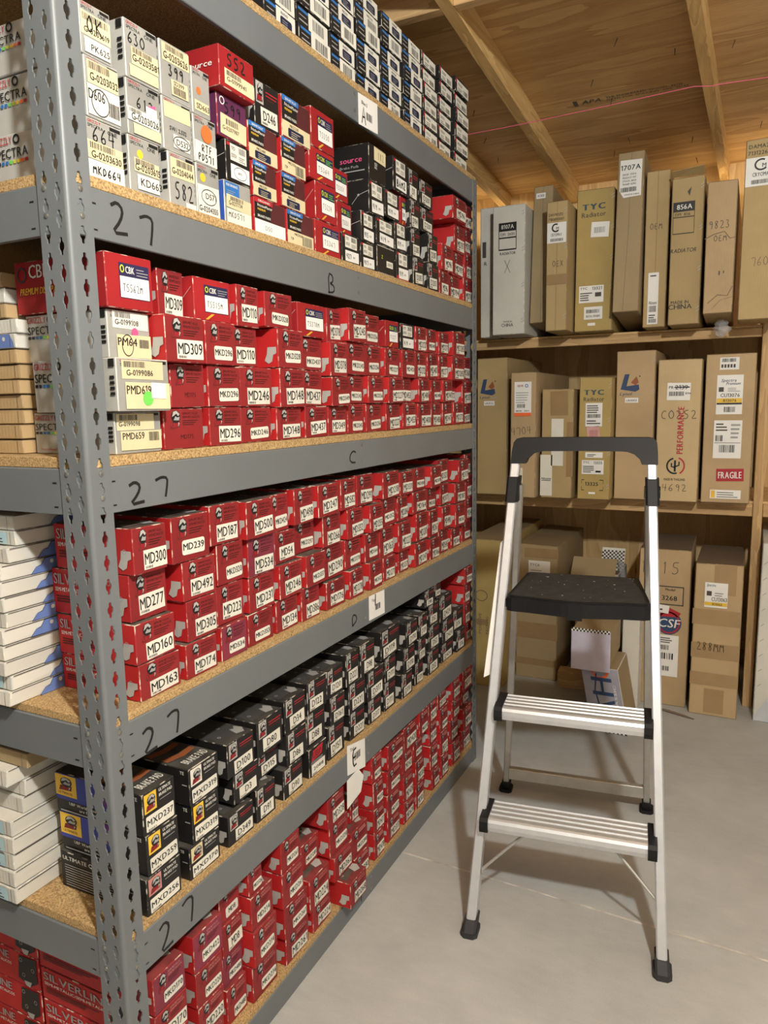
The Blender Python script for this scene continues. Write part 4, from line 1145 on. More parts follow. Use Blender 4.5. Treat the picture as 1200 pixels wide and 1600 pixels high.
def pad_box(sh, y0, y1, z0, h, xf, kind, code, label, first_col, near):
    rng = random.Random(sum(map(ord, sh + code)) * 131 + int(y0 * 1e4) + int(z0 * 1e4))
    w_ = y1 - y0; d = .165
    if kind in ('fmA', 'ac2'): d = .17
    if first_col: d = {'A': .17, 'B': .222, 'C': .186, 'D': .186, 'E': .212, 'F': .296}[sh]
    if first_col and kind == 'cbk': d = .207
    fr_, sd_, tp_, wn_ = KIND[kind]
    if sh == 'D' and kind == 'md': tp_ = 'dark_top'
    root = thing('brake_pad_box', label, 'box', (xf, (y0 + y1) / 2, z0), 0 if first_col else rng.uniform(-.006, .006), GRP[sh])
    m_ = carton_mesh(w_, d, h, fr_, sd_, tp_, wn_, rng=rng)
    f, s, t = frames(m_, w_, d, h)
    lb = MB(); fl = Frame(lb, (0, -w_ / 2, 0), (0, 1, 0), (0, 0, 1))
    rot = rng.uniform(-.035, .05)
    if kind in ('md', 'mdp'):
        emblem(f, .15 * w_, .50 * h, .25 * w_, .44 * h); f.k = 1
        hm = 'print_pinkish' if sh == 'F' else 'ink_dark_red'
        if near:
            f.text('SEMI-METALLIC', .46 * w_, .84 * h, .058 * h, hm, w=.40 * w_, bold=True); f.text('SEMI-METALICOS', .46 * w_, .75 * h, .058 * h, hm, w=.44 * w_, bold=True)
        else: f.rect(.46 * w_, .84 * h, .84 * w_, .88 * h, hm); f.rect(.46 * w_, .76 * h, .88 * w_, .80 * h, hm)
        f.rect(.46 * w_, .68 * h, .85 * w_, .70 * h, 'ink_dark_red'); f.rect(.46 * w_, .63 * h, .80 * w_, .65 * h, 'ink_dark_red'); f.rect(.46 * w_, .58 * h, .74 * w_, .60 * h, 'ink_dark_red')
        if code[0] == '#': f.text(code[1:], .40 * w_, .24 * h, .11 * h, 'ink_dark_red', w=.32 * w_)
        elif code.startswith('MKD') or rng.random() < .12:
            a = rng.uniform(.24, .34); b = rng.uniform(.08, .15); sticker(fl, a * w_, b * h, (a + .60) * w_, (b + .32) * h, code, rng, rot=rot, r=.05 * h, bc=False, bold=True, hgt=.48)
        else:
            a = rng.uniform(.20, .29); b = rng.uniform(.05, .12); sticker(fl, a * w_, b * h, (a + .69) * w_, (b + .42) * h, code, rng, rot=rot, hgt=.60)
        pad_tab(s, d, h)
        if first_col:
            s.text('SILVERLINE', .008, .66 * h, .24 * h, 'print_grey', w=d * .60, bold=True); s.text('SEMI-METALLIC/SEMI-METALICOS', .010, .50 * h, .09 * h, 'print_white', w=d * .60, bold=True)
            s.lines(.012, .26 * h, d * .55, .44 * h, 3, 'ink_dark_red')
            if sh == 'F': s.poly([(d * .62, .30 * h), (d * .64, .92 * h), (d * .86, .96 * h), (d * .86, .34 * h)], 'ink')
            s.k = 2; s.ring(d * .76, .8 * h, .004, .001, 'print_grey', n=10); s.ring(d * .9, .5 * h, .004, .001, 'print_grey', n=10)
        if sh == 'F' or rng.random() < .4: pad_top(t, w_, d, 'dark_top', 'print_silver' if sh == 'F' else 'print_grey')
    elif kind == 'd':
        f.rect(.07 * w_, .50 * h, .36 * w_, .96 * h, 'print_silver'); f.k = 2; emblem(f, .09 * w_, .53 * h, .25 * w_, .40 * h, 'print_maroon'); f.k = 1
        f.rect(.46 * w_, .80 * h, .94 * w_, .825 * h, 'print_red'); f.rect(.46 * w_, .73 * h, .90 * w_, .75 * h, 'print_red'); f.rect(.46 * w_, .66 * h, .80 * w_, .67 * h, 'print_maroon')
        a = rng.uniform(.10, .26); b = rng.uniform(.05, .10); sticker(fl, a * w_, b * h, (a + .68) * w_, (b + .38) * h, code, rng, rot=rot, hgt=.56)
        pad_tab(s, d, h, s=.8); pad_top(t, w_, d, 'print_darkgrey', 'print_grey')
    elif kind == 'du':
        f.poly([(.12 * w_, .52 * h), (.70 * w_, .60 * h), (.78 * w_, .95 * h), (.22 * w_, .88 * h)], 'print_red'); f.k = 2; f.text('UBP', .2 * w_, .62 * h, .22 * h, 'print_maroon', w=.48 * w_, bold=True); f.k = 1
        f.lines(.1 * w_, .44 * h, .8 * w_, .54 * h, 2, 'print_grey'); sticker(fl, .12 * w_, .04 * h, .86 * w_, .42 * h, code, rng, hgt=.3)
    elif kind == 'mxd':
        col = {'MXD256': 'print_pinkish', 'MXD170': 'label_cream', 'MXD237': 'print_yellow', 'MXD259': 'print_yellow'}.get(code, 'print_yellow' if z0 < .6 else 'label_white')
        f.rect(.06 * w_, .50 * h, .42 * w_, .95 * h, col); f.k = 2; emblem(f, .10 * w_, .54 * h, .28 * w_, .36 * h, 'print_maroon'); f.k = 1
        for i, q in enumerate(('ULTIMATE', 'BRAKE PAD')): f.text(q, .50 * w_, (.84 - .12 * i) * h, .075 * h, 'print_white', w=(.40 if i else .36) * w_, bold=True)
        f.rect(.52 * w_, .63 * h, .86 * w_, .645 * h, 'print_grey')
        sticker(fl, .08 * w_, .05 * h, .92 * w_, .42 * h, code, rng, 'label_white', rot, .03 * h, hgt=.42, bold=True)
        t.text('BRAKE PAD', .20 * w_, .015, .020, 'print_white', w=.7 * w_, bold=True)
        for i in range(2): t.poly([(.06 * w_, .055 + .04 * i), (.5 * w_, .045 + .04 * i), (.92 * w_, .05 + .04 * i), (.90 * w_, .065 + .04 * i), (.5 * w_, .062 + .04 * i), (.08 * w_, .072 + .04 * i)], 'print_copper')
        if first_col:
            if code == 'MXD256':
                s.text('ULTIMATE QUALITY RATED', .008, .80 * h, .11 * h, 'print_white', w=d * .8, bold=True)
                s.lines(.012, .10 * h, d * .9, .72 * h, 9, 'print_grey', .32, rng)
            else:
                s.rect(.001, .34 * h, d * .70, .99 * h, 'royal'); s.k = 2; s.text('TE', d - .020, .84 * h, .09 * h, 'print_white', bold=True)
                s.poly([(d * .46, .99 * h), (d * .52, .60 * h), (d * .66, .34 * h), (d * .70, .34 * h), (d * .70, .99 * h)], 'violet')
                s.rect(.002, .44 * h, d * .26, .97 * h, 'print_yellow'); s.k = 3; emblem(s, d * .05, .58 * h, d * .16, .34 * h); s.text('ULTIMATE', d * .04, .49 * h, .06 * h, 'print_maroon', w=d * .17)
                s.k = 2; s.text('UBP World Class Engineered Brake Pads', d * .16, .24 * h, .075 * h, 'print_white', w=d * .75, bold=True); s.text('are formulated especially for', d * .28, .13 * h, .075 * h, 'print_white', w=d * .55, bold=True); s.rect(d * .05, .05 * h, d * .9, .08 * h, 'print_grey')
        else:
            s.text('TE', d - .020, .84 * h, .09 * h, 'print_white', bold=True); s.rect(d - .016, .55 * h, d - .004, .58 * h, 'print_grey')
    elif kind == 'spec':
        f.text('GRIZZLY', .08 * w_, .915 * h, .05 * h, 'print_red', w=.34 * w_, bold=True); f.text('SPECTRA', .08 * w_, .84 * h, .055 * h, 'ink', w=.40 * w_, bold=True); f.text('ONE', .60 * w_, .82 * h, .07 * h, 'ink', w=.26 * w_, bold=True); f.rect(.66 * w_, .90 * h, .95 * w_, .96 * h, 'ink')
        ops(f, fl, w_, h, SPEC.get(code, SPEC['SD663']))
        if first_col:
            o = .018 if sh == 'B' else .004
            s.text('GRIZZLY', o, .82 * h, .13 * h, 'print_red', w=.045, bold=True); s.ring(o + .055, .88 * h, .006, .003, 'ink')
            s.text('SPECTRA', o, .58 * h, .17 * h, 'ink', w=.080, bold=True)
            for i, c_ in enumerate(('ink', 'print_navy', 'print_blue', 'print_blue', 'print_green', 'print_lime', 'print_yellow', 'print_orange', 'print_red')): s.rect(o + .009 * i, .48 * h, o + .009 * i + .0065, .54 * h, c_)
            if code == 'PMD659': s.text('Precision Injected for Fleet', o + .01, .08 * h, .06 * h, 'print_red', w=.055)
        for i in range(4): s.rect(d - .013, (.30 + .10 * i) * h, d - .003, (.36 + .10 * i) * h, 'ink')
        s.rect(d - .014, .82 * h, d - .002, .97 * h, 'ink')
    elif kind == 'cbk':
        big = h > .074 and w_ > .10
        if first_col:
            s.ring(.018, .74 * h, .010, .003, 'print_darkgrey', .011); s.text('CBK', .036, .66 * h, .26 * h, 'print_white', w=.05, bold=True); s.text('PREMIUM DISC PADS', .012, .36 * h, .13 * h, 'print_yellow', w=.1, bold=True, shear=.2)
        a0, b0, a1, b1 = (.28 * w_, .20 * h, .92 * w_, .84 * h)
        fl.k = 2; fl.rect(a0, b0, a1, b1, 'navy'); fl.k = 3; fl.rect(a0 + .001, b0 + .001, a1 - .001, b0 + (b1 - b0) * .62, 'paper_bright'); fl.k = 4
        fl.ring(a0 + .06 * w_, b1 - .11 * h, .035 * w_, .002, 'print_lime', .06 * h); 
        fl.text('CBK', a0 + .13 * w_, b1 - .18 * h, .13 * h, 'print_white' if big else 'print_lime', w=.19 * w_, bold=True)
        fl.lines(a0 + .36 * w_, b1 - .20 * h, a1 - .01 * w_, b1 - .04 * h, 3, 'print_green' if not big else 'print_grey', .3, rng)
        fl.hand('T5' + code[3:] if len(code) > 3 else code, a0 + .06 * w_, b0 + .12 * h, .14 * h, 'ink', w=.42 * w_, wd=.0011)
        if not first_col:
            for i in range(2): f.stroke([(.30 * w_ + i * .04 * w_, .03 * h), (.48 * w_ + i * .04 * w_, .17 * h)], .0016, 'print_yellow')
            s.stroke([(d - .05, .2 * h), (d - .004, .75 * h)], .0016, 'print_pinkish')
    elif kind in ('fm', 'fmo'):
        f.rect(.02 * w_, .42 * h, .52 * w_, .98 * h, 'ink'); f.k = 2
        f.rect(.02 * w_, .86 * h, .58 * w_, .99 * h, 'print_red' if kind == 'fmo' else 'print_blue'); f.k = 3
        f.text('ORGANIC' if kind == 'fmo' else 'SEMI-METALLIC', .12 * w_, .89 * h, .06 * h, 'print_white', w=.38 * w_, bold=True)
        f.text('FrictionMaster', .10 * w_, .75 * h, .08 * h, 'print_white', w=.46 * w_); f.text('PREMIUM', .10 * w_, .65 * h, .06 * h, 'print_yellow', w=.24 * w_, bold=True); f.text('BRAKE PADS', .10 * w_, .47 * h, .07 * h, 'print_white', w=.40 * w_, bold=True)
        if kind == 'fmo':
            fl.k = 2; fl.rect(.01 * w_, .02 * h, .98 * w_, .40 * h, 'paper_bright'); fl.k = 3; fl.text('D50', .32 * w_, .15 * h, .13 * h, 'print_grey', w=.22 * w_)
        else:
            fl.k = 2; fl.rect(.01 * w_, .03 * h, .98 * w_, .40 * h, 'label_cream', rot * .4); fl.k = 3
            fl.text(code, .26 * w_, .29 * h, .075 * h, 'ink', w=.30 * w_)
            if code in ('MKD568', 'MKD326'): fl.bars(.55 * w_, .06 * h, .92 * w_, .34 * h, 'ink_soft', 18, rng); fl.text('739', .12 * w_, .14 * h, .08 * h, 'ink')
            else: fl.rect(.20 * w_, .06 * h, .74 * w_, .27 * h, 'print_navy', 0, .04 * h); fl.k = 4; fl.lines(.30 * w_, .09 * h, .64 * w_, .24 * h, 3, 'label_cream', .25, rng)
    elif kind == 'fmA':
        f.rect(.01 * w_, .04 * h, .37 * w_, .96 * h, 'ink'); f.k = 2; f.rect(.05 * w_, .74 * h, .36 * w_, .88 * h, 'print_blue'); f.rect(.08 * w_, .50 * h, .30 * w_, .55 * h, 'print_grey'); f.rect(.08 * w_, .22 * h, .34 * w_, .30 * h, 'print_grey')
        fl.k = 2; fl.rect(.37 * w_, .03 * h, .995 * w_, .96 * h, 'label_white'); fl.k = 3
        v = rng.random()
        if v < .7: fl.rect(.50 * w_, .12 * h, .88 * w_, .62 * h, 'print_navy', 0, .12 * h); fl.k = 4; fl.lines(.56 * w_, .2 * h, .82 * w_, .54 * h, 3, 'print_grey', .25, rng); fl.text(rng.choice(('MKD', 'RH')) + str(rng.randint(100, 699)), .52 * w_, .70 * h, .14 * h, 'ink_soft', w=.22 * w_)
        elif v < .85: fl.bars(.55 * w_, .14 * h, .92 * w_, .60 * h, 'ink_soft', 16, rng); fl.text('MKD' + str(rng.randint(100, 699)), .50 * w_, .68 * h, .15 * h, 'ink', w=.26 * w_)
        else: fl.bars(.50 * w_, .2 * h, .9 * w_, .8 * h, 'ink_soft', 14, rng)
    elif kind == 'ac2':
        f.rect(.03 * w_, .55 * h, .16 * w_, .9 * h, 'print_red')
        fl.k = 2; fl.rect(.10 * w_, .08 * h, .97 * w_, .84 * h, 'label_white'); fl.k = 3
        fl.text(str(rng.randint(10, 99)) + 'D' + str(rng.randint(100, 999)), .18 * w_, .5 * h, .18 * h, 'ink', w=.3 * w_); fl.bars(.56 * w_, .18 * h, .9 * w_, .5 * h, 'ink_soft', 12, rng); fl.lines(.18 * w_, .16 * h, .5 * w_, .42 * h, 2, 'ink_soft', .35, rng)
    elif kind in ('acd', 'acr'):
        fl.k = 2; fl.rect(.18 * w_, .52 * h, .84 * w_, .93 * h, 'label_white')
        fl.rect(.18 * w_, .07 * h, .94 * w_, .43 * h, 'paper_bright', rot); fl.k = 3
        fl.text('17D', .22 * w_, .78 * h, .09 * h, 'ink', w=.16 * w_); fl.text(code.split('_')[0][:3] + 'CH', .22 * w_, .60 * h, .10 * h, 'ink', w=.2 * w_); fl.bars(.52 * w_, .74 * h, .8 * w_, .90 * h, 'ink_soft', 12, rng); fl.lines(.52 * w_, .56 * h, .8 * w_, .70 * h, 3, 'ink_soft', .3, rng)
        f.rect(.05 * w_, .86 * h, .20 * w_, .94 * h, 'print_red')
        if kind == 'acr': f.rect(.02 * w_, .02 * h, .98 * w_, .16 * h, 'print_red')
        if code == 'MKD8_BAM2': fl.hand('BAM2', .24 * w_, .14 * h, .22 * h, 'ink', w=.6 * w_, wd=.004)
        elif code == 'D578': fl.ring(.56 * w_, .25 * h, .26 * w_, .001, 'ink', .15 * h); fl.text('0875', .46 * w_, .22 * h, .06 * h, 'ink_soft')
        else: fl.hand(code[:3] if code[:3].isdigit() else '419', .24 * w_, .16 * h, .16 * h, 'ink', w=.26 * w_, wd=.0022); fl.text('029', .60 * w_, .20 * h, .07 * h, 'ink')
        s.stroke([(d - .05, .30 * h), (d - .03, .55 * h), (d - .002, .64 * h)], .0012, 'print_silver'); s.disc(d - .03, .55 * h, .003, 'print_silver')
        s.rect(.02, .72 * h, d - .06, .80 * h, 'print_darkgrey')
    elif kind == 'plain':
        for i in range(16):
            f.rect((.05 + i * .058) * w_, .02 * h, (.08 + i * .058) * w_, .06 * h, 'print_white'); f.rect((.05 + i * .058) * w_, .95 * h, (.08 + i * .058) * w_, .98 * h, 'print_white')
        fl.k = 2; fl.rect(.52 * w_, .30 * h, .88 * w_, .52 * h, 'label_white'); fl.k = 3; fl.text('2870', .56 * w_, .36 * h, .1 * h, 'ink_soft', w=.26 * w_); f.text('Z', .25 * w_, .55 * h, .12 * h, 'print_lime')
    elif kind == 'blk':
        fl.k = 2; fl.rect(.30 * w_, .58 * h, .98 * w_, .96 * h, 'label_cream', -.03); fl.k = 3; fl.hand('182', .50 * w_, .66 * h, .20 * h, 'ink', w=.36 * w_, wd=.0012); f.text('553', .32 * w_, .44 * h, .09 * h, 'print_white'); f.text('DISC', .32 * w_, .36 * h, .06 * h, 'print_white')
        s.text('source', d - .085, .50 * h, .16 * h, 'print_pink', w=.065, bold=True, shear=.1); s.text('Brake Pads', d - .085, .34 * h, .08 * h, 'print_grey', w=.055); s.rect(d - .085, .24 * h, d - .012, .27 * h, 'print_grey')
    elif kind == 'pur':
        f.ring(.18 * w_, .84 * h, .07 * w_, .002, 'print_white'); f.hand('599', .24 * w_, .58 * h, .26 * h, 'ink', w=.56 * w_, wd=.0034)
        fl.k = 2; fl.rect(.10 * w_, .04 * h, .97 * w_, .52 * h, 'label_cream', -.05); fl.k = 3; fl.bars(.28 * w_, .32 * h, .72 * w_, .46 * h, 'ink_soft', 20, rng); fl.text('G-0207987', .16 * w_, .18 * h, .10 * h, 'ink', w=.55 * w_)
    elif kind == 'r552':
        f.hand('552', .22 * w_, .58 * h, .30 * h, 'ink', w=.52 * w_, wd=.0036)
        fl.k = 2; fl.rect(.14 * w_, .10 * h, .97 * w_, .48 * h, 'label_cream', -.02); fl.k = 3; fl.bars(.2 * w_, .34 * h, .6 * w_, .46 * h, 'ink_soft', 22, rng); fl.text('G-0199941', .20 * w_, .20 * h, .11 * h, 'ink', w=.55 * w_)
        s.text('source', d - .075, .50 * h, .15 * h, 'print_white', w=.06, bold=True, shear=.15)
    elif kind == 'blue':
        f.rect(.02 * w_, .02 * h, .98 * w_, .98 * h, 'grey_card'); f.k = 2; f.rect(.04 * w_, .60 * h, .56 * w_, .96 * h, 'print_blue'); f.k = 3; f.text('PERFORMANCE', .08 * w_, .86 * h, .06 * h, 'print_white', w=.42 * w_, bold=True); f.lines(.10 * w_, .66 * h, .44 * w_, .80 * h, 3, 'print_grey', .3)
        fl.k = 5; fl.rect(.06 * w_, .36 * h, .98 * w_, .66 * h, 'label_cream', -.04); fl.rect(.06 * w_, .02 * h, .98 * w_, .35 * h, 'label_white'); fl.k = 6; fl.text('G-0217734', .14 * w_, .44 * h, .10 * h, 'ink', w=.5 * w_); fl.bars(.2 * w_, .55 * h, .7 * w_, .64 * h, 'ink_soft', 18, rng); fl.hand('MKD571', .12 * w_, .16 * h, .13 * h, 'ink', w=.6 * w_, wd=.0013)
    m_.build('carton', root)
    if lb.v: lb.build('label', root)
    for e_ in EXTRA: e_.build('label', root)
    EXTRA.clear()
    return root

rows = [l.split() for l in TABLE.strip().splitlines()]
cnt = {}; colF = {'A': -1, 'F': -1}; prev = None; percol = {}
for r in rows:
    if r[0] in 'AF':
        if r[1] == '0': colF[r[0]] += 1
        r.append(colF[r[0]]); percol[(r[0], colF[r[0]])] = percol.get((r[0], colF[r[0]]), 0) + 1
    else:
        k = (r[0], r[1]); r.append(cnt.get(k, 0)); cnt[k] = cnt.get(k, 0) + 1
ROWN = ['bottom row', 'second row up', 'third row up', 'fourth row up']
for r in rows:
    sh, row, y0, y1, z0, h, xf, kind, code, idx = r[0], int(r[1]), int(r[2]) / 1e4, int(r[3]) / 1e4, int(r[4]) / 1e4, int(r[5]) / 1e4, int(r[6]) / 1e3, r[7], r[8], r[9]
    y0 += .0012; y1 -= .0012; h -= .0009; z0 += .0007
    digits = ''.join(c for c in code if c.isdigit())
    num = ' numbered ' + digits if kind in ('md', 'mdp', 'd', 'mxd') and y0 < .95 and code[0] != '#' else ''
    if kind in ('md', 'mdp', 'd', 'mxd') or kind not in DESC: base = DESC[kind] + num
    else: base = DESC[kind]
    if sh in 'AF':
        n = percol[(sh, idx)]; lv = 'top' if row == n - 1 else ['bottom', 'second', 'third', 'fourth', 'fifth', 'sixth', 'seventh', 'eighth'][row]
        lab = '%s, %s in %s stack from near post, %s' % (base, lv if lv in ('top', 'bottom') else lv + ' up', ORD[idx], 'shelf F' if sh == 'F' else 'highest shelf')
    else:
        lab = '%s, %s from near post, %s, shelf %s' % (base, ORD[idx], ROWN[row], sh)
    fc = idx == 0 and sh in 'BCDEF' and not (sh == 'B' and row == 3)
    y1 = min(y1, 1.768)
    if kind in ('md', 'mdp', 'd') and code != 'MD268':
        q_ = random.Random(int(y0 * 1e4) * 3 + row * 17 + ord(sh)); xf += q_.choice((-.008, -.004, 0, 0, .003, .010) if sh in 'BCD' and y1 < 1.70 else (-.008, -.004, 0, 0)) if idx else 0
    if sh == 'F' and z0 + h > .3945: h = .3945 - z0
    if sh == 'A': q_ = random.Random(int(z0 * 1e4) + idx * 77); xf += q_.uniform(-.005, .003); y0 += q_.uniform(-.0015, .001); y1 -= q_.uniform(-.0015, .001)
    pad_box(sh, y0, y1, z0, h, xf, kind, code, lab, fc, y0 < .75)

# ------------------------------------------------------------------ boxes at the near end of the rack
def flat_box(x1, y0, w_, d, z0, h, m, label, group, art=None, rz=0, tab=False):
    """flat carton whose right long face looks at the aisle (+x) and short end at the near end (-y)"""
    root = thing('gasket_box', label, 'box', (x1, y0, z0), rz, group)
    rng = random.Random(int(z0 * 1e4) + int(y0 * 1e4)); J = {}
    b = MB()
    def jit(p, base):
        if base not in J: J[base] = (rng.uniform(-.002, .001), rng.uniform(-.001, .002), rng.uniform(-.0016, 0) if base[2] > 0 else 0)
        j = J[base]; return (p[0] + j[0], p[1] + j[1], p[2] + j[2])
    b.box(-w_, 0, 0, d, 0, h - .0008, m, .0014, {}, 'worn_grey' if m == 'card_white' else 'worn_brown', jit)
    s = Frame(b, (0, 0, 0), (0, 1, 0), (0, 0, 1), .0004); f = Frame(b, (-w_, 0, 0), (1, 0, 0), (0, 0, 1), .0004)
    s.k = 3; f.k = 4
    f.rect(w_ - .012, h * .05, w_ - .0112, h * .92, 'ink_soft')
    s.rect(.004, h * .90, d * .7, h * .95, 'ink_soft') if m == 'card_white' else None
    if art == 'gasket':
        o = rng.uniform(.045, .075) if h < .03 else .03
        for mm, gr in (('print_navy', 0), ('gasket_blue', .0014)):
            s.poly([(o + gr, gr * .4), (o + .012, h * .45 + gr * 0), (o + .022, h * .52 - gr), (o + .030, h * .92 - gr), (o + .055, h * .94 - gr), (o + .062, h * .60 - gr), (o + .085, h * .60 - gr), (o + .095, gr * .4)], mm); s.k += 1
        s.disc(o + .044, h * .62, h * .14, 'card_white')
    if art == 'end': 
        f.poly([(w_ - .075, .001), (w_ - .060, h * .5), (w_ - .045, h * .5), (w_ - .038, h * .9), (w_ - .012, h * .9), (w_ - .004, h * .4), (w_ - .002, .001)], 'gasket_blue'); f.k = 5; f.disc(w_ - .026, h * .6, h * .14, 'card_white')
    if tab: f.rect(w_ - .075, h * .1, w_ - .020, h * .85, 'sky_label'); f.k = 5; f.lines(w_ - .07, h * .2, w_ - .03, h * .8, 3, 'print_navy', .3, rng)
    b.build('carton', root)
    return root
kraft('kraft_tan', (.44, .30, .15)); mat('gasket_blue', (.13, .20, .46), .5, rnd=0); mat('sky_label', (.42, .60, .66), .5, rnd=0)
z = BT['C'] + .0006
for i in range(12):
    m = {6: 0}.get(i, 'kraft_gold'); art = None
    j = 11 - i
    m = 'card_white' if j in (1, 3, 4) else 'kraft_tan'
    flat_box((-.2025 if i < 9 else -.2245) - R.uniform(0, .004), .052 + R.uniform(-.004, .006), .26, .30, z, .0252, m, '%s flat box, %s up in the pile left of shelf C corner post' % ('white' if m == 'card_white' else 'tan', ORD[i]), 'flat boxes piled at the end of shelf C', 'end' if j == 4 else None)
    z += .0252
z = BT['D'] + .0006
for i, y in enumerate([-.019, -.013, -.023, -.022, -.020, -.010, -.013, -.015, -.012, .006, .024, .021]):
    flat_box(-.2015 - .0008 * i, y, .26, .24, z, .0270, 'card_white', 'white flat box, %s up in the pile at shelf D near end' % ORD[i], 'white flat boxes piled at the end of shelf D', 'gasket' if i not in (3, 10) else None, 0, i in (1, 10)); z += .0270
z = BT['E'] + .0006
for i, y in enumerate([-.015, -.014, -.011, -.013, -.010, .016, .021, -.010]):
    flat_box(-.242 - .002 * (i % 3), y, .26, .20, z, .0318, 'card_white', 'white flat box, %s up in the pile at shelf E near end' % ORD[i], 'white flat boxes piled at the end of shelf E', None, 0, i in (0, 2, 3, 4)); z += .0318
flat_box(-.215, .011, .26, .22, z, .030, 'kraft_dull', 'brown flat box on top of the white pile at shelf E near end', 'white flat boxes piled at the end of shelf E')
z = BT['F'] + .0006
for i in range(4):
    root = thing('brake_pad_box', 'long red box, %s up in the stack behind the corner, shelf F near end' % ORD[i], 'box', (-.312, .0 + .115, z), 0, GRP['F'])
    m_ = carton_mesh(.10, .28, .0705, 'red_side', 'red_side', 'red_top', 'worn_red')
    f, s, t = frames(m_, .10, .28, .0705); d, h = .28, .0705
    s.text('SILVERLINE', .06, .66 * h, .24 * h, 'print_grey', w=d * .48, bold=True); s.text('SEMI-METALLIC/SEMI-METALICOS', .06, .50 * h, .09 * h, 'print_white', w=d * .5, bold=True)
    s.poly([(d * .78, .20 * h), (d * .80, .92 * h), (d * .98, .96 * h), (d * .98, .24 * h), (d * .9, .05 * h)], 'ink'); s.k = 2
    for a, b in ((.82, .8), (.94, .6), (.84, .35)): s.ring(d * a, b * h, .004, .0012, 'print_grey', n=10)
    s.poly([(d * .84, .18 * h), (d * .92, .2 * h), (d * .9, .02 * h), (d * .86, .04 * h)], 'print_silver')
    m_.build('carton', root); z += .0712

# ------------------------------------------------------------------ lumber shelving along the back wall
sh_ = thing('wooden_shelving', 'rough lumber shelving along the plywood back wall holding tall cartons', 'shelving', (0, 2.73, 0))
def lump(name, x0, x1, y0, y1, z0, z1, m):
    b = MB(); b.box(x0, x1, y0 - 2.73, y1 - 2.73, z0, z1, m, .002); return b.build(name, sh_)
ZT, ZM = 1.672, .927
for zt, th in ((ZT, .038), (ZM, .055)):
    lump('rail', -1.0, .921, 2.73, 2.768, zt - th - .012, zt - .012, 'lumber_across'); lump('rail', .961, 2.2, 2.73, 2.768, zt - th - .012, zt - .012, 'lumber_across')
    lump('shelf_board', -1.0, 2.2, 2.735, 3.325, zt - .0118, zt - .0008, 'plywood_wall')
lump('post', .9225, .9595, 2.722, 2.811, 0, rz_(2.75) + .01, 'lumber_upright'); lump('post', -.62, -.582, 2.722, 2.811, 0, rz_(2.75) + .01, 'lumber_upright'); lump('post', .924, .960, 3.24, 3.325, 0, rz_(3.3), 'lumber_upright')
lump('rail', .84, .921, 3.25, 3.288, .10, .14, 'lumber_across')

def radiator_box(x0, x1, y, d, z0, z1, m, label, zs=None, art=None, name='radiator_box', cat='carton', group=None, flaps=False, staples=True, top=None, amp=.004, rz=0):
    w_ = x1 - x0; h = z1 - z0
    root = thing(name, label, cat, ((x0 + x1) / 2, y, z0 + (.0012 if zs is not None else 0)), rz, group)
    if zs is not None and z0 - zs > .004: root.rotation_euler = (-math.asin((z0 - zs) / d), 0, rz)
    rng = random.Random(int(x0 * 1e3) * 7 + int(z0 * 100)); J = {}; b = MB()
    def jit(p, base):
        if base not in J: J[base] = (-math.copysign(rng.uniform(0, amp), base[0]), rng.uniform(0, amp) if base[1] > .01 else 0, rng.uniform(-amp, 0) if base[2] > 0 else 0)
        j = J[base]; return (p[0] + j[0], p[1] + j[1], p[2] + j[2])
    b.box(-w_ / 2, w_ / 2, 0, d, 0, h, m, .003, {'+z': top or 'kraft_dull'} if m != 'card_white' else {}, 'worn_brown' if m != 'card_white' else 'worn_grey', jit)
    f = Frame(b, (-w_ / 2, -.0006, 0), (1, 0, 0), (0, 0, 1), .0005)
    f.stroke([(w_ * .5 + rng.uniform(-.01, .01), .004), (w_ * .5, h * .5), (w_ * .5, h - .004)], .0012, 'kraft_dark') if m != 'card_white' and w_ < .11 else None
    if staples:
        n = int(h / .12)
        for i in range(n):
            zz = .05 + (h - .1) * i / max(n - 1, 1)
            for q in (0, .012): f.stroke([(w_ - .016, zz + q), (w_ - .004, zz + q + .008)], .0022, 'print_silver' if m != 'card_white' else 'print_grey')
    L = MB(); fl = Frame(L, (-w_ / 2, -.001, 0), (1, 0, 0), (0, 0, 1), .0005); fl.k = 2
    if art: art(f, fl, w_, h, L)
    if flaps:
        q = MB(); q.add([(-w_ / 2, -.002, h), (w_ / 2, -.002, h + .001), (w_ / 2 - .004, -.055, h + .020), (-w_ / 2 + .006, -.050, h + .012), (-w_ / 2, .001, h + .003), (w_ / 2, .001, h + .004), (w_ / 2 - .004, -.053, h + .023), (-w_ / 2 + .006, -.048, h + .015)],
                        [(0, 1, 2, 3), (7, 6, 5, 4), (0, 3, 7, 4), (1, 5, 6, 2), (3, 2, 6, 7)], m); q.build('flap', root, recalc=True)
    b.build('carton', root)
    if L.v: L.build('label', root)
    for e_ in EXTRA: e_.build('label', root)
    EXTRA.clear()
    return root
def paper(fl, a0, b0, a1, b1, m='paper_bright', rot=0): 
    if fl.mb.v: fl.mb = MB(); EXTRA.append(fl.mb)
    fl.k = 2; fl.rect(a0, b0, a1, b1, m, rot); fl.k = 4

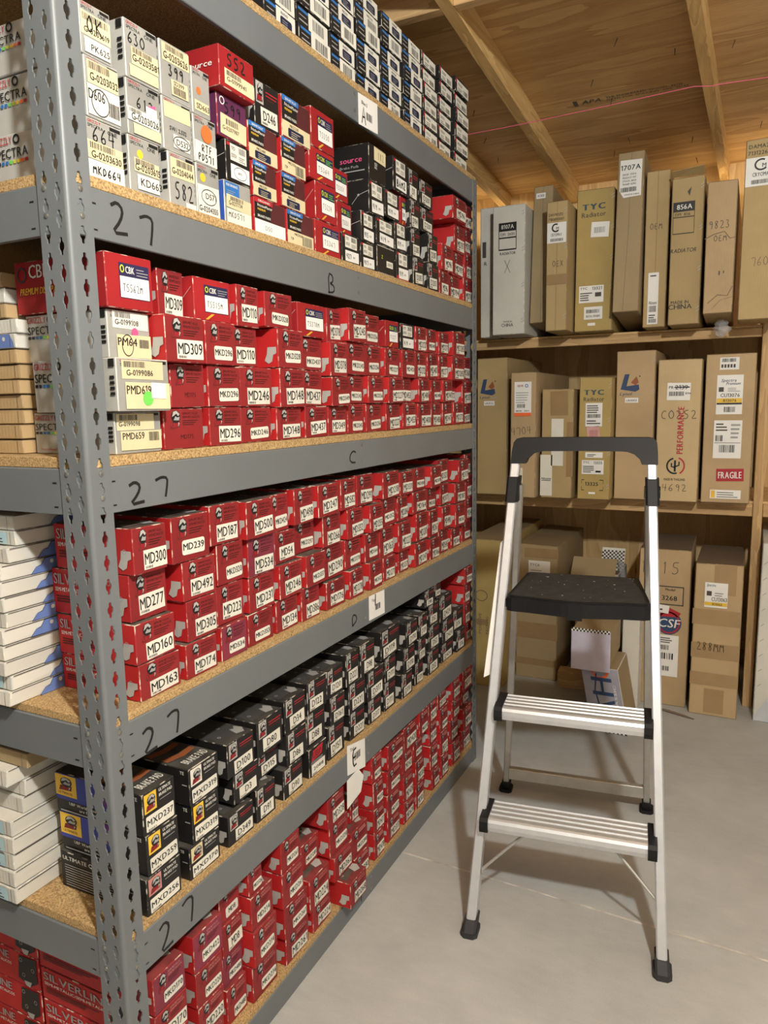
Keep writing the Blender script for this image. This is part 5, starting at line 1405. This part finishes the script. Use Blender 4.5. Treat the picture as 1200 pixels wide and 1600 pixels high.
def art_w1(f, fl, w, h, L): f.rect(.012, h * .62, .03, h * .74, 'ink_soft'); f.text('R', .02, h * .56, .018, 'ink', bold=True)
def art_w2(f, fl, w, h, L):
    f.rect(w * .20, h * .80, w * .74, h * .865, 'ink'); f.k = 2; f.text('8107A', w * .47, h * .818, h * .032, 'print_white', align='c', bold=True, w=w * .38)
    f.k = 1; f.ring(w * .47, h * .73, w * .36, .003, 'ink', h * .095, 4, 45, 405) if 0 else None
    for a0, b0, a1, b1 in ((.20, .66, .22, .80), (.72, .66, .74, .80), (.20, .655, .74, .665), (.20, .745, .74, .755)): f.rect(w * a0, h * b0, w * a1, h * b1, 'ink')
    f.text('DPI  2600', w * .26, h * .766, h * .022, 'ink', w=w * .42); f.text('RADIATOR', w * .24, h * .62, h * .022, 'ink', w=w * .48, bold=True)
    f.hand('X', w * .36, h * .48, h * .10, 'ink_soft', w=w * .22, wd=.002); f.text('MADE IN', w * .36, h * .095, h * .014, 'ink_soft', w=w * .26); f.text('CHINA', w * .30, h * .062, h * .026, 'ink_soft', w=w * .36, bold=True)
def art_br(f, fl, w, h, L): paper(fl, w * .15, h * .905, w * .62, h * .945); fl.text('AC3650', w * .22, h * .917, h * .018, 'ink', w=w * .34)
def cryo(f, fl, w, h, b0, t1, t2):
    f.text(t1, w * .10, h * (b0 + .205), h * .022, 'ink', w=w * .66); f.text(t2, w * .08, h * (b0 + .170), h * .022, 'ink', w=w * .72)
    paper(fl, w * .04, h * b0, w * .92, h * (b0 + .155))
    fl.ring(w * .44, h * (b0 + .115), w * .16, .006, 'ink', h * .028, 16, 60, 320); fl.text('M', w * .46, h * (b0 + .10), h * .022, 'ink', bold=True)
    fl.text('CRYOMAX', w * .22, h * (b0 + .052), h * .022, 'ink', w=w * .50, bold=True); fl.bars(w * .20, h * (b0 + .012), w * .80, h * (b0 + .034), 'ink_soft', 26)
def art_cry(f, fl, w, h, L): cryo(f, fl, w, h, .68, 'DAVW5312', '7180890001'); f.hand('0EX', w * .30, h * .50, h * .045, 'ink_soft', w=w * .5, wd=.002); f.k = 2; f.rect(w * .05, h * .36, w * .98, h * .44, 'tape')
def art_tyc(num):
    def a(f, fl, w, h, L):
        f.text('TYC', w * .16, h * .855, h * .042, 'teal_print', w=w * .60, bold=4); f.text('Radiator', w * .15, h * .805, h * .034, 'print_darkgrey', w=w * .62)
        if num == '13321':
            paper(fl, w * .40, h * .66, w * .86, h * .765, rot=-.06); fl.bars(w * .48, h * .69, w * .78, h * .73, 'print_grey', 14)
            paper(fl, w * .12, h * .205, w * .76, h * .325); fl.text('TYC', w * .15, h * .298, h * .018, 'ink', bold=True); fl.text(num, w * .46, h * .294, h * .022, 'ink', w=w * .26); fl.lines(w * .15, h * .22, w * .5, h * .285, 4, 'ink_soft'); fl.rect(w * .54, h * .245, w * .7, h * .275, 'ink_soft')
            paper(fl, w * .26, h * .085, w * .74, h * .175); fl.bars(w * .32, h * .13, w * .68, h * .155, 'ink', 20); fl.text('BOX-10089', w * .32, h * .10, h * .016, 'ink', w=w * .36)
            paper(fl, w * .36, h * .04, w * .56, h * .06)
        else:
            paper(fl, w * .22, h * .60, w * .72, h * .79); fl.lines(w * .26, h * .62, w * .68, h * .66, 2, 'ink_soft'); fl.bars(w * .26, h * .67, w * .68, h * .70, 'ink', 22); fl.lines(w * .26, h * .71, w * .66, h * .78, 4, 'ink_soft')
            paper(fl, w * .28, h * .49, w * .66, h * .60, 'pink_paper', .12); fl.bars(w * .36, h * .50, w * .62, h * .57, 'print_pinkish', 14)
            paper(fl, w * .24, h * .345, w * .76, h * .39); fl.lines(w * .30, h * .355, w * .6, h * .38, 2, 'ink_soft')
            paper(fl, w * .14, h * .21, w * .80, h * .325); fl.text('TYC', w * .18, h * .298, h * .018, 'ink', bold=True); fl.text(num, w * .50, h * .294, h * .022, 'ink', w=w * .26); fl.lines(w * .18, h * .225, w * .52, h * .285, 4, 'ink_soft'); fl.rect(w * .56, h * .225, w * .72, h * .24, 'ink')
            f.text(num, w * .25, h * .115, h * .030, 'ink', w=w * .40)
            for a0, b0, a1, b1 in ((.14, .16, .22, .165), (.14, .13, .15, .165), (.68, .16, .80, .165), (.79, .13, .80, .165), (.14, .075, .22, .08), (.14, .075, .15, .11), (.68, .075, .80, .08), (.79, .075, .80, .11)): f.rect(w * a0, h * b0, w * a1, h * b1, 'ink')
            paper(fl, w * .36, h * .045, w * .56, h * .062)
    return a
def art_1707(f, fl, w, h, L):
    fl.k = 2; fl.poly([(w * .10, h * .76), (w * .26, h * .715), (w * .90, h * .72), (w * .90, h * .945), (w * .10, h * .95)], 'paper_bright'); fl.k = 4
    fl.text('1707A', w * .13, h * .885, h * .032, 'ink', w=w * .72, bold=True)
    for i in range(4): fl.text(['DPI ID: 1707A', 'PRODUCT: 1707', 'STOCK: 8024', 'TRANSP: 423961'][i], w * .20, h * (.852 - .020 * i), h * .012, 'ink', w=w * .5)
    fl.bars(w * .14, h * .75, w * .74, h * .778, 'ink', 26); fl.text('MADE IN CHINA', w * .3, h * .728, h * .009, 'ink_soft')
def art_oem(f, fl, w, h, L):
    f.hand('0EM', w * .22, h * .63, h * .04, 'ink_soft', w=w * .5, wd=.0022)
    paper(fl, w * .22, h * .02, w * .66, h * .355); fl.text('Nissens', w * .26, h * .15, h * .022, 'ink', w=w * .34, bold=True, shear=.2); fl.bars(w * .28, h * .10, w * .60, h * .14, 'ink_soft', 14); fl.bars(w * .28, h * .03, w * .60, h * .055, 'ink_soft', 14); fl.lines(w * .28, h * .06, w * .6, h * .09, 2, 'ink_soft'); fl.rect(w * .3, h * .33, w * .55, h * .338, 'ink_soft')
def art_856(f, fl, w, h, L):
    f.rect(w * .07, h * .77, w * .72, h * .835, 'ink'); f.k = 2; f.text('856A', w * .18, h * .785, h * .034, 'print_white', w=w * .46, bold=True); f.k = 1
    for a0, b0, a1, b1 in ((.07, .62, .085, .77), (.705, .62, .72, .77), (.07, .62, .72, .626), (.07, .73, .72, .736)): f.rect(w * a0, h * b0, w * a1, h * b1, 'ink')
    f.text('DPI  856', w * .13, h * .742, h * .020, 'ink', w=w * .46); f.text('RADIATOR', w * .03, h * .495, h * .028, 'ink', w=w * .78, bold=True, shear=.2)
    f.text('MADE IN', w * .10, h * .145, h * .022, 'ink', w=w * .54, bold=True); f.text('CHINA', w * .03, h * .108, h * .034, 'ink', w=w * .72, bold=True); f.poly([(w * .48, h * .90), (w * .6, h * .93), (w * .55, h * .87)], 'ink_soft')
def art_9823(f, fl, w, h, L):
    f.hand('9823', w * .12, h * .64, h * .06, 'ink_soft', w=w * .66, wd=.0022); f.hand('0EM', w * .30, h * .545, h * .045, 'ink_soft', w=w * .4, wd=.002)
    f.stroke([(w * .02, h * .57), (w * .3, h * .60), (w * .62, h * .615), (w * .80, h * .56), (w * .96, h * .565)], .003, 'kraft_dark')
    f.poly([(w * .25, h * .03), (w * .6, h * .13), (w * .95, h * .22), (w * .97, h * .06)], 'kraft_rose'); f.stroke([(w * .2, h * .08), (w * .5, h * .14), (w * .8, h * .13), (w * .95, h * .2)], .003, 'kraft_dark'); f.stroke([(w * .35, h * .04), (w * .6, h * .10), (w * .97, h * .12)], .002, 'kraft_dark')
    f.rect(w * .5, h * .29, w * .54, h * .32, 'ink_soft'); f.rect(w * .64, h * .30, w * .67, h * .32, 'ink_soft')
def art_cry2(f, fl, w, h, L): cryo(f, fl, w, h, .74, 'DAMA285', '7131226001'); f.hand('7607', w * .3, h * .30, h * .05, 'ink_soft', w=w * .6, wd=.0016)
mat('print_lavgrey', (.33, .32, .38), .45, rnd=0); mat('teal_print', (.045, .085, .11), .6, rnd=0); mat('pink_paper', (.62, .34, .33), .6, rnd=0); mat('print_steelblue', (.03, .06, .14), .6, rnd=0)
def lizard(num):
    def a(f, fl, w, h, L):
        f.poly([(w * .12, h * .745), (w * .22, h * .845), (w * .34, h * .845), (w * .27, h * .765), (w * .58, h * .775), (w * .60, h * .742), (w * .50, h * .728)], 'print_steelblue'); f.k = 2
        f.poly([(w * .38, h * .79), (w * .52, h * .83), (w * .58, h * .79), (w * .50, h * .77)], 'print_copper'); f.disc(w * .60, h * .83, w * .02, 'print_steelblue')
        f.k = 1; f.text('Lynol', w * .10, h * .705, h * .020, 'print_steelblue', w=w * .30, shear=.3, bold=True); f.rect(w * .45, h * .708, w * .66, h * .714, 'print_grey')
        paper(fl, w * .24, h * .655, w * .58, h * .688); fl.text(num, w * .28, h * .664, h * .014, 'ink', w=w * .26)
    return a
def art_behr(f, fl, w, h, L):
    paper(fl, w * .16, h * .655, w * .80, h * .925); fl.text('BEHR', w * .28, h * .885, h * .018, 'print_red', w=w * .22, bold=True); fl.ring(w * .62, h * .893, w * .05, .003, 'print_blue'); fl.lines(w * .22, h * .76, w * .7, h * .855, 5, 'print_grey', .3); fl.bars(w * .26, h * .72, w * .58, h * .75, 'ink', 16); fl.text('8FK 351', w * .22, h * .69, h * .012, 'ink', w=w * .5)
    fl.rect(w * .16, h * .655, w * .80, h * .682, 'print_orange'); f.hand('4704', w * .06, h * .50, h * .06, 'ink_soft', w=w * .76, wd=.0022, rot=.10)
    paper(fl, w * .18, h * .12, w * .5, h * .24, 'label_white')
def art_tape(f, fl, w, h, L):
    f.k = 2; f.rect(w * .30, h * .76, w * .82, h * .98, 'tape', .02); f.rect(w * .80, h * .2, w * .99, h * .7, 'tape')
    paper(fl, w * .34, h * .30, w * .70, h * .73, 'label_white'); fl.lines(w * .38, h * .54, w * .66, h * .57, 2, 'ink_soft')
    paper(fl, w * .02, h * .02, w * .38, h * .40, 'label_white'); fl.text('Nissens', w * .06, h * .17, h * .022, 'ink', w=w * .28, bold=True, shear=.2); fl.rect(w * .06, h * .16, w * .34, h * .165, 'ink')
def art_perf(f, fl, w, h, L):
    paper(fl, w * .22, h * .715, w * .74, h * .835, rot=-.02); fl.text('PR', w * .26, h * .795, h * .020, 'ink', bold=True); fl.text('2139', w * .40, h * .79, h * .030, 'ink', w=w * .28, bold=True); fl.rect(w * .38, h * .80, w * .72, h * .808, 'ink'); fl.bars(w * .26, h * .745, w * .60, h * .775, 'ink', 18); fl.text('8196', w * .63, h * .755, h * .014, 'ink')
    f.hand('C0252', w * .10, h * .585, h * .06, 'ink_soft', w=w * .8, wd=.003)
    f.text('PERFORMANCE', w * .62, h * .34, w * .145, 'print_red', w=h * .33, rot=math.pi / 2, bold=3)
    f.k = 1; f.ring(w * .45, h * .255, w * .17, .007, 'ink', h * .053, 20, 100, 290); f.ring(w * .47, h * .255, w * .20, .006, 'print_red', h * .06, 16, -60, 70)
    f.stroke([(w * .46, h * .215), (w * .46, h * .295)], .008, 'ink'); f.stroke([(w * .38, h * .275), (w * .38, h * .25), (w * .46, h * .245)], .006, 'ink'); f.stroke([(w * .55, h * .285), (w * .55, h * .26), (w * .46, h * .25)], .006, 'ink')
    f.text('MADE IN THAILAND', w * .22, h * .15, h * .018, 'ink', w=w * .48, bold=True); f.hand('4692', w * .18, h * .075, h * .05, 'ink_soft', w=w * .56, wd=.0024)
def art_spec(f, fl, w, h, L):
    paper(fl, w * .28, h * .895, w * .66, h * .975); fl.bars(w * .32, h * .945, w * .62, h * .968, 'ink', 18)
    for i in range(5): fl.rect(w * (.31 + .06 * i), h * .908, w * (.35 + .06 * i), h * .93, 'ink_soft')
    paper(fl, w * .24, h * .60, w * .76, h * .86); fl.text('Spectra', w * .32, h * .815, h * .020, 'print_steelblue', w=w * .30, bold=True, shear=.3); fl.text('Premium', w * .42, h * .795, h * .018, 'print_steelblue', w=w * .28, bold=True, shear=.3)
    fl.rect(w * .28, h * .75, w * .38, h * .78, 'ink_soft'); fl.lines(w * .46, h * .75, w * .72, h * .78, 3, 'print_grey'); fl.text('CU13076', w * .32, h * .715, h * .024, 'ink', w=w * .38, bold=True)
    fl.rect(w * .25, h * .677, w * .75, h * .706, 'print_yellow'); fl.k = 5; fl.text('B13076', w * .38, h * .683, h * .018, 'ink', w=w * .26, bold=True); fl.k = 4; fl.rect(w * .25, h * .665, w * .75, h * .676, 'ink'); fl.bars(w * .40, h * .615, w * .64, h * .65, 'ink', 16)
    paper(fl, w * .22, h * .305, w * .78, h * .56); fl.lines(w * .26, h * .49, w * .5, h * .55, 3, 'ink_soft'); fl.lines(w * .56, h * .44, w * .76, h * .55, 4, 'print_grey'); fl.bars(w * .26, h * .42, w * .42, h * .46, 'ink', 10); fl.rect(w * .24, h * .408, w * .76, h * .411, 'ink'); fl.bars(w * .34, h * .345, w * .66, h * .395, 'ink', 18)
    paper(fl, w * .31, h * .15, w * .86, h * .235, 'print_red', .03); fl.text('FRAGILE', w * .35, h * .168, h * .046, 'paper_bright', w=w * .47, rot=.03, bold=2)
    paper(fl, w * .20, h * .03, w * .82, h * .09); fl.rect(w * .22, h * .035, w * .30, h * .085, 'print_yellow'); fl.lines(w * .34, h * .04, w * .78, h * .085, 3, 'ink_soft', .3)
def art_big(f, fl, w, h, L):
    f.rect(0.002, h * .30, w - .002, h * .42, 'tape'); f.rect(.002, h * .10, w - .002, h * .15, 'tape'); f.rect(w * .2, h * .9, w * .98, h * .97, 'tape')
    paper(fl, w * .30, h * .76, w * .80, h * .88); fl.text('TYC6', w * .33, h * .84, h * .02, 'ink'); fl.lines(w * .35, h * .79, w * .75, h * .82, 2, 'print_grey')
def art_f1(f, fl, w, h, L):
    f.ring(w * .42, h * .62, w * .16, .004, 'kraft_dark', h * .035); f.text('POSITIVE', w * .42, h * .36, h * .02, 'kraft_dark', w=h * .14, rot=math.pi / 2); f.text('PACKING', w * .62, h * .36, h * .02, 'kraft_dark', w=h * .12, rot=math.pi / 2); f.rect(.002, h * .42, w * .6, h * .46, 'tape')
def art_csf(f, fl, w, h, L):
    f.hand('1915', w * .04, h * .84, h * .075, 'ink_soft', w=w * .75, wd=.0028)
    for a0, b0, a1, b1 in ((.36, .645, .38, .765), (.86, .645, .88, .765), (.36, .645, .88, .652), (.36, .758, .88, .765)): f.rect(w * a0, h * b0, w * a1, h * b1, 'ink_soft')
    f.text('Model', w * .54, h * .735, h * .016, 'ink', bold=True); f.text('3268', w * .48, h * .675, h * .030, 'ink', w=w * .28, bold=True)
    f.k = 1; f.disc(w * .62, h * .535, w * .24, 'print_steelblue', h * .078); f.k = 2; f.ring(w * .62, h * .535, w * .20, .006, 'print_red', h * .066); f.poly([(w * .38, h * .585), (w * .62, h * .63), (w * .84, h * .60), (w * .8, h * .575), (w * .5, h * .57)], 'print_red'); f.k = 4; f.text('CSF', w * .42, h * .505, h * .055, 'print_white', w=w * .40, bold=True, shear=.15)
    paper(fl, w * .28, h * .19, w * .82, h * .455); fl.bars(w * .42, h * .36, w * .66, h * .39, 'ink_soft', 16); fl.bars(w * .36, h * .30, w * .76, h * .34, 'ink', 12); fl.lines(w * .34, h * .405, w * .7, h * .445, 3, 'ink_soft'); fl.bars(w * .46, h * .225, w * .66, h * .255, 'ink', 9)
    paper(fl, w * .30, h * .595, w * .62, h * .645, rot=-.1); fl.rect(w * .36, h * .61, w * .5, h * .62, 'ink_soft')
def art_cu(f, fl, w, h, L):
    f.rect(.002, h * .60, w - .002, h * .70, 'tape'); f.rect(.002, h * .38, w - .002, h * .48, 'tape'); f.rect(.002, h * .20, w - .002, h * .285, 'tape'); f.rect(w * .42, h * .80, w * .86, h * .995, 'tape'); f.k = 2; f.rect(w * .32, h * .02, w * .72, h * .18, 'tape'); f.k = 1
    paper(fl, w * .24, h * .715, w * .70, h * .875); fl.text('Spectra', w * .27, h * .85, h * .018, 'print_steelblue', w=w * .18, bold=True, shear=.3); fl.rect(w * .28, h * .79, w * .38, h * .82, 'ink_soft'); fl.lines(w * .44, h * .79, w * .66, h * .82, 2, 'print_grey'); fl.text('CU13063', w * .38, h * .757, h * .026, 'ink', w=w * .31, bold=True)
    fl.rect(w * .245, h * .727, w * .695, h * .750, 'print_yellow'); fl.k = 5; fl.text('B13063', w * .40, h * .731, h * .014, 'ink', bold=True)
    f.hand('288MM', w * .12, h * .43, h * .055, 'ink_soft', w=w * .56, wd=.0024)
def art_bl(f, fl, w, h, L):
    f.poly([(.002, .002), (w - .002, .002), (w - .002, h * .12), (w * .3, h * .14), (.002, h * .03)], 'card_bluish'); f.lines(w * .4, h * .05, w * .9, h * .09, 2, 'print_steelblue')
    for i in range(9): f.stroke([(w * .06, h * (.2 + .085 * i)), (w * .14, h * (.215 + .085 * i))], .0025, 'print_grey')

G1 = 'tall cartons on the upper lumber shelf'; G2 = 'tall cartons on the lower lumber shelf'; G3 = 'cartons on the floor under the lumber shelf'
T = ZT
radiator_box(-.285, -.212, 2.64, .62, T, 2.263, 'card_white', 'narrow white carton half hidden behind the rack end post, upper shelf', T, art_w1, group=G1)
radiator_box(-.193, -.041, 2.54, .66, T, 2.237, 'card_white', 'white carton with black number box 8107A and handwritten X', T, art_w2, group=G1)
radiator_box(-.035, .055, 2.60, .60, 1.722, 2.330, 'kraft_dull', 'narrow brown carton with small white tag beside the white carton, upper shelf', T, art_br, group=G1, staples=False)
radiator_box(.064, .157, 2.50, .62, T, 2.215, 'kraft', 'short carton with white round-logo sticker and strip of tape, upper shelf', T, art_cry, group=G1)
radiator_box(.164, .330, 2.62, .60, T, 2.276, 'kraft_gold', 'wide golden brown carton with large dark lettering and slanted white sticker, upper shelf', T, art_tyc('13321'), group=G1)
radiator_box(.340, .450, 2.53, .62, 1.737, 2.400, 'kraft_dull', 'tallest brown carton with big white sticker reading 1707A', T, art_1707, group=G1, staples=False)
radiator_box(.456, .552, 2.60, .60, T, 2.306, 'kraft', 'brown carton with tall white strip sticker low down, right of the tallest carton', T, art_oem, group=G1, staples=False)
radiator_box(.562, .688, 2.55, .60, T, 2.252, 'kraft', 'brown carton printed 856A and MADE IN CHINA with open top flap', T, art_856, group=G1, flaps=True)
radiator_box(.694, .811, 2.50, .64, 1.703, 2.215, 'kraft_rose', 'torn pale brown carton with handwritten 9823', T, art_9823, group=G1, staples=False, amp=.008)
radiator_box(.826, .960, 2.51, .205, T, 2.345, 'kraft', 'tall brown carton with round-logo sticker at right end of the upper shelf', T, art_cry2, group=G1, staples=False)
T = ZM
radiator_box(-.287, -.133, 2.60, .62, T, 1.576, 'kraft', 'tall carton with blue and orange logo beside the grey rack, lower shelf', T, lizard('LR0172'), group=G2, staples=False)
radiator_box(-.100, .023, 2.53, .66, T, 1.500, 'kraft_rose', 'brown carton with white and orange sticker and handwritten 4704', T, art_behr, group=G2, staples=False)
radiator_box(.033, .185, 2.56, .60, T, 1.422, 'kraft', 'shorter brown taped carton with blank white strips, lower shelf', T, art_tape, group=G2, staples=False, amp=.008)
radiator_box(.204, .349, 2.56, .60, T, 1.471, 'kraft_gold', 'golden brown carton numbered 13325 seen through the ladder handle', T, art_tyc('13325'), group=G2)
radiator_box(.354, .519, 2.62, .62, T, 1.580, 'kraft_rose', 'tall carton with blue and orange logo right of the golden carton, lower shelf', T, lizard('LR0053'), group=G2)
radiator_box(.530, .708, 2.60, .62, T, 1.536, 'kraft_pale', 'pale carton with red vertical lettering and cactus emblem', T, art_perf, group=G2, staples=False)
radiator_box(.716, .907, 2.62, .62, T, 1.550, 'kraft_rose', 'brown carton with red FRAGILE sticker', T, art_spec, group=G2, staples=False)
radiator_box(-.30, -.118, 2.49, .72, 0, .727, 'kraft_gold', 'brown floor carton just behind the grey rack end', None, art_f1, group=G3, staples=False, amp=.008)
radiator_box(-.111, .101, 2.685, .60, 0, .682, 'kraft_dull', 'wide taped brown floor carton behind the left side of the ladder', None, art_big, group=G3, staples=False, amp=.010)
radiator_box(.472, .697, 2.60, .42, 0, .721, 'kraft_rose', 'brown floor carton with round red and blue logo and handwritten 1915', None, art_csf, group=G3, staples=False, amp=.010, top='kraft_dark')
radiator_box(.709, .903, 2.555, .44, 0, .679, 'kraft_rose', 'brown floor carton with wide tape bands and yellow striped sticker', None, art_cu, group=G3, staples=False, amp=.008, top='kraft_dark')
radiator_box(.965, 1.135, 2.577, .56, 0, .777, 'card_white', 'white and blue floor carton at the right edge', None, art_bl, group=G3, staples=False)

# ------------------------------------------------------------------ torn cartons and scraps on the floor between the big cartons
def checker(b, o, ex, ey, nx, ny, s):
    f = Frame(b, o, ex, ey, .0006)
    for i in range(nx):
        for j in range(ny): f.rect(i * s, j * s, (i + 1) * s, (j + 1) * s, 'ink' if (i + j) % 2 else 'print_white')
root = thing('torn_carton', 'torn lavender and grey carton with big letters leaning behind the ladder steps', 'carton', (.36, 2.20, 0))
b = MB(); b.box(0, .150, 0, .24, 0, .275, 'kraft_dull', .003, {'+z': 'kraft_dull'}, 'worn_grey')
f = Frame(b, (0, -.0006, 0), (1, 0, 0), (0, 0, 1), .0005)
f.rect(.002, .002, .148, .274, 'print_lavgrey'); f.k = 2; f.ring(.075, .262, .030, .010, 'print_orange', .030, 16, 160, 380)
f.k = 3
for (t_, a, bb) in (('A', .118, .070), ('H', .118, .160)): f.text(t_, a, bb, .088, 'print_steelblue', w=.075, rot=math.pi / 2, bold=True)
f.k = 4; f.stroke([(.05, .03), (.055, .10), (.045, .18), (.06, .25)], .006, 'print_steelblue'); f.text('HD CLASSIC', .130, .02, .010, 'print_white', w=.19, rot=math.pi / 2)
checker(b, (0, -.0006, .002), (1, 0, 0), (0, 0, 1), 18, 1, .008)
b.v = [(x - .19 * z, y + .02 * z, z) for x, y, z in b.v]; b.build('carton', root)
b = MB(); b.box(-.085, .072, -.030, -.024, .270, .440, 'print_lavender', .001); checker(b, (-.085, -.0305, .432), (1, 0, 0), (0, 0, 1), 22, 2, .007); b.build('flap', root)['label'] = 'lavender flap with a checkered edge'
b = MB(); b.prism([(-.022, .436), (.24, .436), (.24, .300), (.0, .285)], 'x', -.083, .070, 'kraft_dull'); b.build('sleeve', root, recalc=True)
b = MB(); b.box(-.036, .036, 0, .11, 0, .430, 'card_white', .002, {'+z': 'kraft_pale'}, 'worn_grey')
o = b.build('carton'); o.location = (.485 - .055, 2.27, 0); o.location.x = .432 + .0; o.name = 'white_carton'
o.location = (.470, 2.476, 0)
tag(o, 'narrow plain white carton standing behind the torn lavender carton', 'carton')
root = thing('open_carton', 'tall grey carton with a bent brown flap and checkered lining against the plywood', 'carton', (.26, 2.80, 0))
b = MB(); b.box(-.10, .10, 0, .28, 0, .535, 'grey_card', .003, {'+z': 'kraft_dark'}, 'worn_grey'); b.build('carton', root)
b = MB(); b.prism([(-.012, .520), (.06, .600), (.064, .597), (-.008, .516)], 'x', -.125, .085, 'kraft_dull'); b.build('flap', root, recalc=True)
b = MB(); b.prism([(.10, .535), (.14, .640), (.143, .638), (.104, .533)], 'x', .0, .11, 'print_white')
checker(b, (.0, .0995, .536), (1, 0, 0), (0, .356, .934), 12, 11, .009); b.build('lining', root, recalc=False)['label'] = 'black and white checkered lining'
b = MB(); b.tube([(.105, .05, .42), (.112, .07, .50), (.100, .09, .57), (.085, .10, .585)], [.012, .018, .016, .006], 'clear_film', 8); b.build('plastic_film', root)
b = MB(); b.box(-.075, .075, -.04, .05, 0, .078, 'lumber_across', .002); o = b.build('wood_block'); o.location = (.19, 2.66, 0); o.rotation_euler.z = .08
tag(o, 'short reddish lumber block on the floor beside the taped carton', 'wood block')
b = MB(); b.tube([(0, 0, .006), (.06, -.02, .006), (.13, -.045, .005), (.17, -.06, .004)], [.003, .006, .005, .002], 'kraft_dark', 6); o = b.build('twig'); o.location = (.57, 2.54, 0)
tag(o, 'thin dark scrap strip on the floor in front of the cartons', 'scrap')
b = MB(); rr = random.Random(3)
V = []; n1, n2 = 9, 7
for i in range(n1):
    for j in range(n2):
        a = 2 * math.pi * j / n2; t = i / (n1 - 1); r = .028 * math.sin(math.pi * (t * .9 + .05)) * rr.uniform(.6, 1.2)
        V.append((r * math.cos(a) * 1.3, r * math.sin(a), -.075 * t + .002))
b.add(V, [(i * n2 + j, i * n2 + (j + 1) % n2, (i + 1) * n2 + (j + 1) % n2, (i + 1) * n2 + j) for i in range(n1 - 1) for j in range(n2)], 'clear_film')
o = b.build('plastic_bag'); o.location = (.768, 2.62, 1.692)
tag(o, 'crumpled clear plastic bag hanging below the torn carton on the upper shelf', 'plastic bag')
# loose torn slip hanging on the bottom-shelf boxes
b = MB(); b.add([(0, 0, 0), (0, .075, .012), (.004, .085, .055), (.002, .060, .085), (0, .002, .078), (-.0008, 0, 0), (-.0008, .075, .012), (.0032, .085, .055), (.0012, .060, .085), (-.0008, .002, .078)], [(0, 1, 2, 3, 4), (9, 8, 7, 6, 5), (0, 5, 6, 1), (1, 6, 7, 2), (2, 7, 8, 3), (3, 8, 9, 4), (4, 9, 5, 0)], 'paper_bright')
o = b.build('torn_paper'); o.location = (.003, .757, .322); tag(o, 'torn white paper slip hanging over red boxes below the E tag', 'paper')
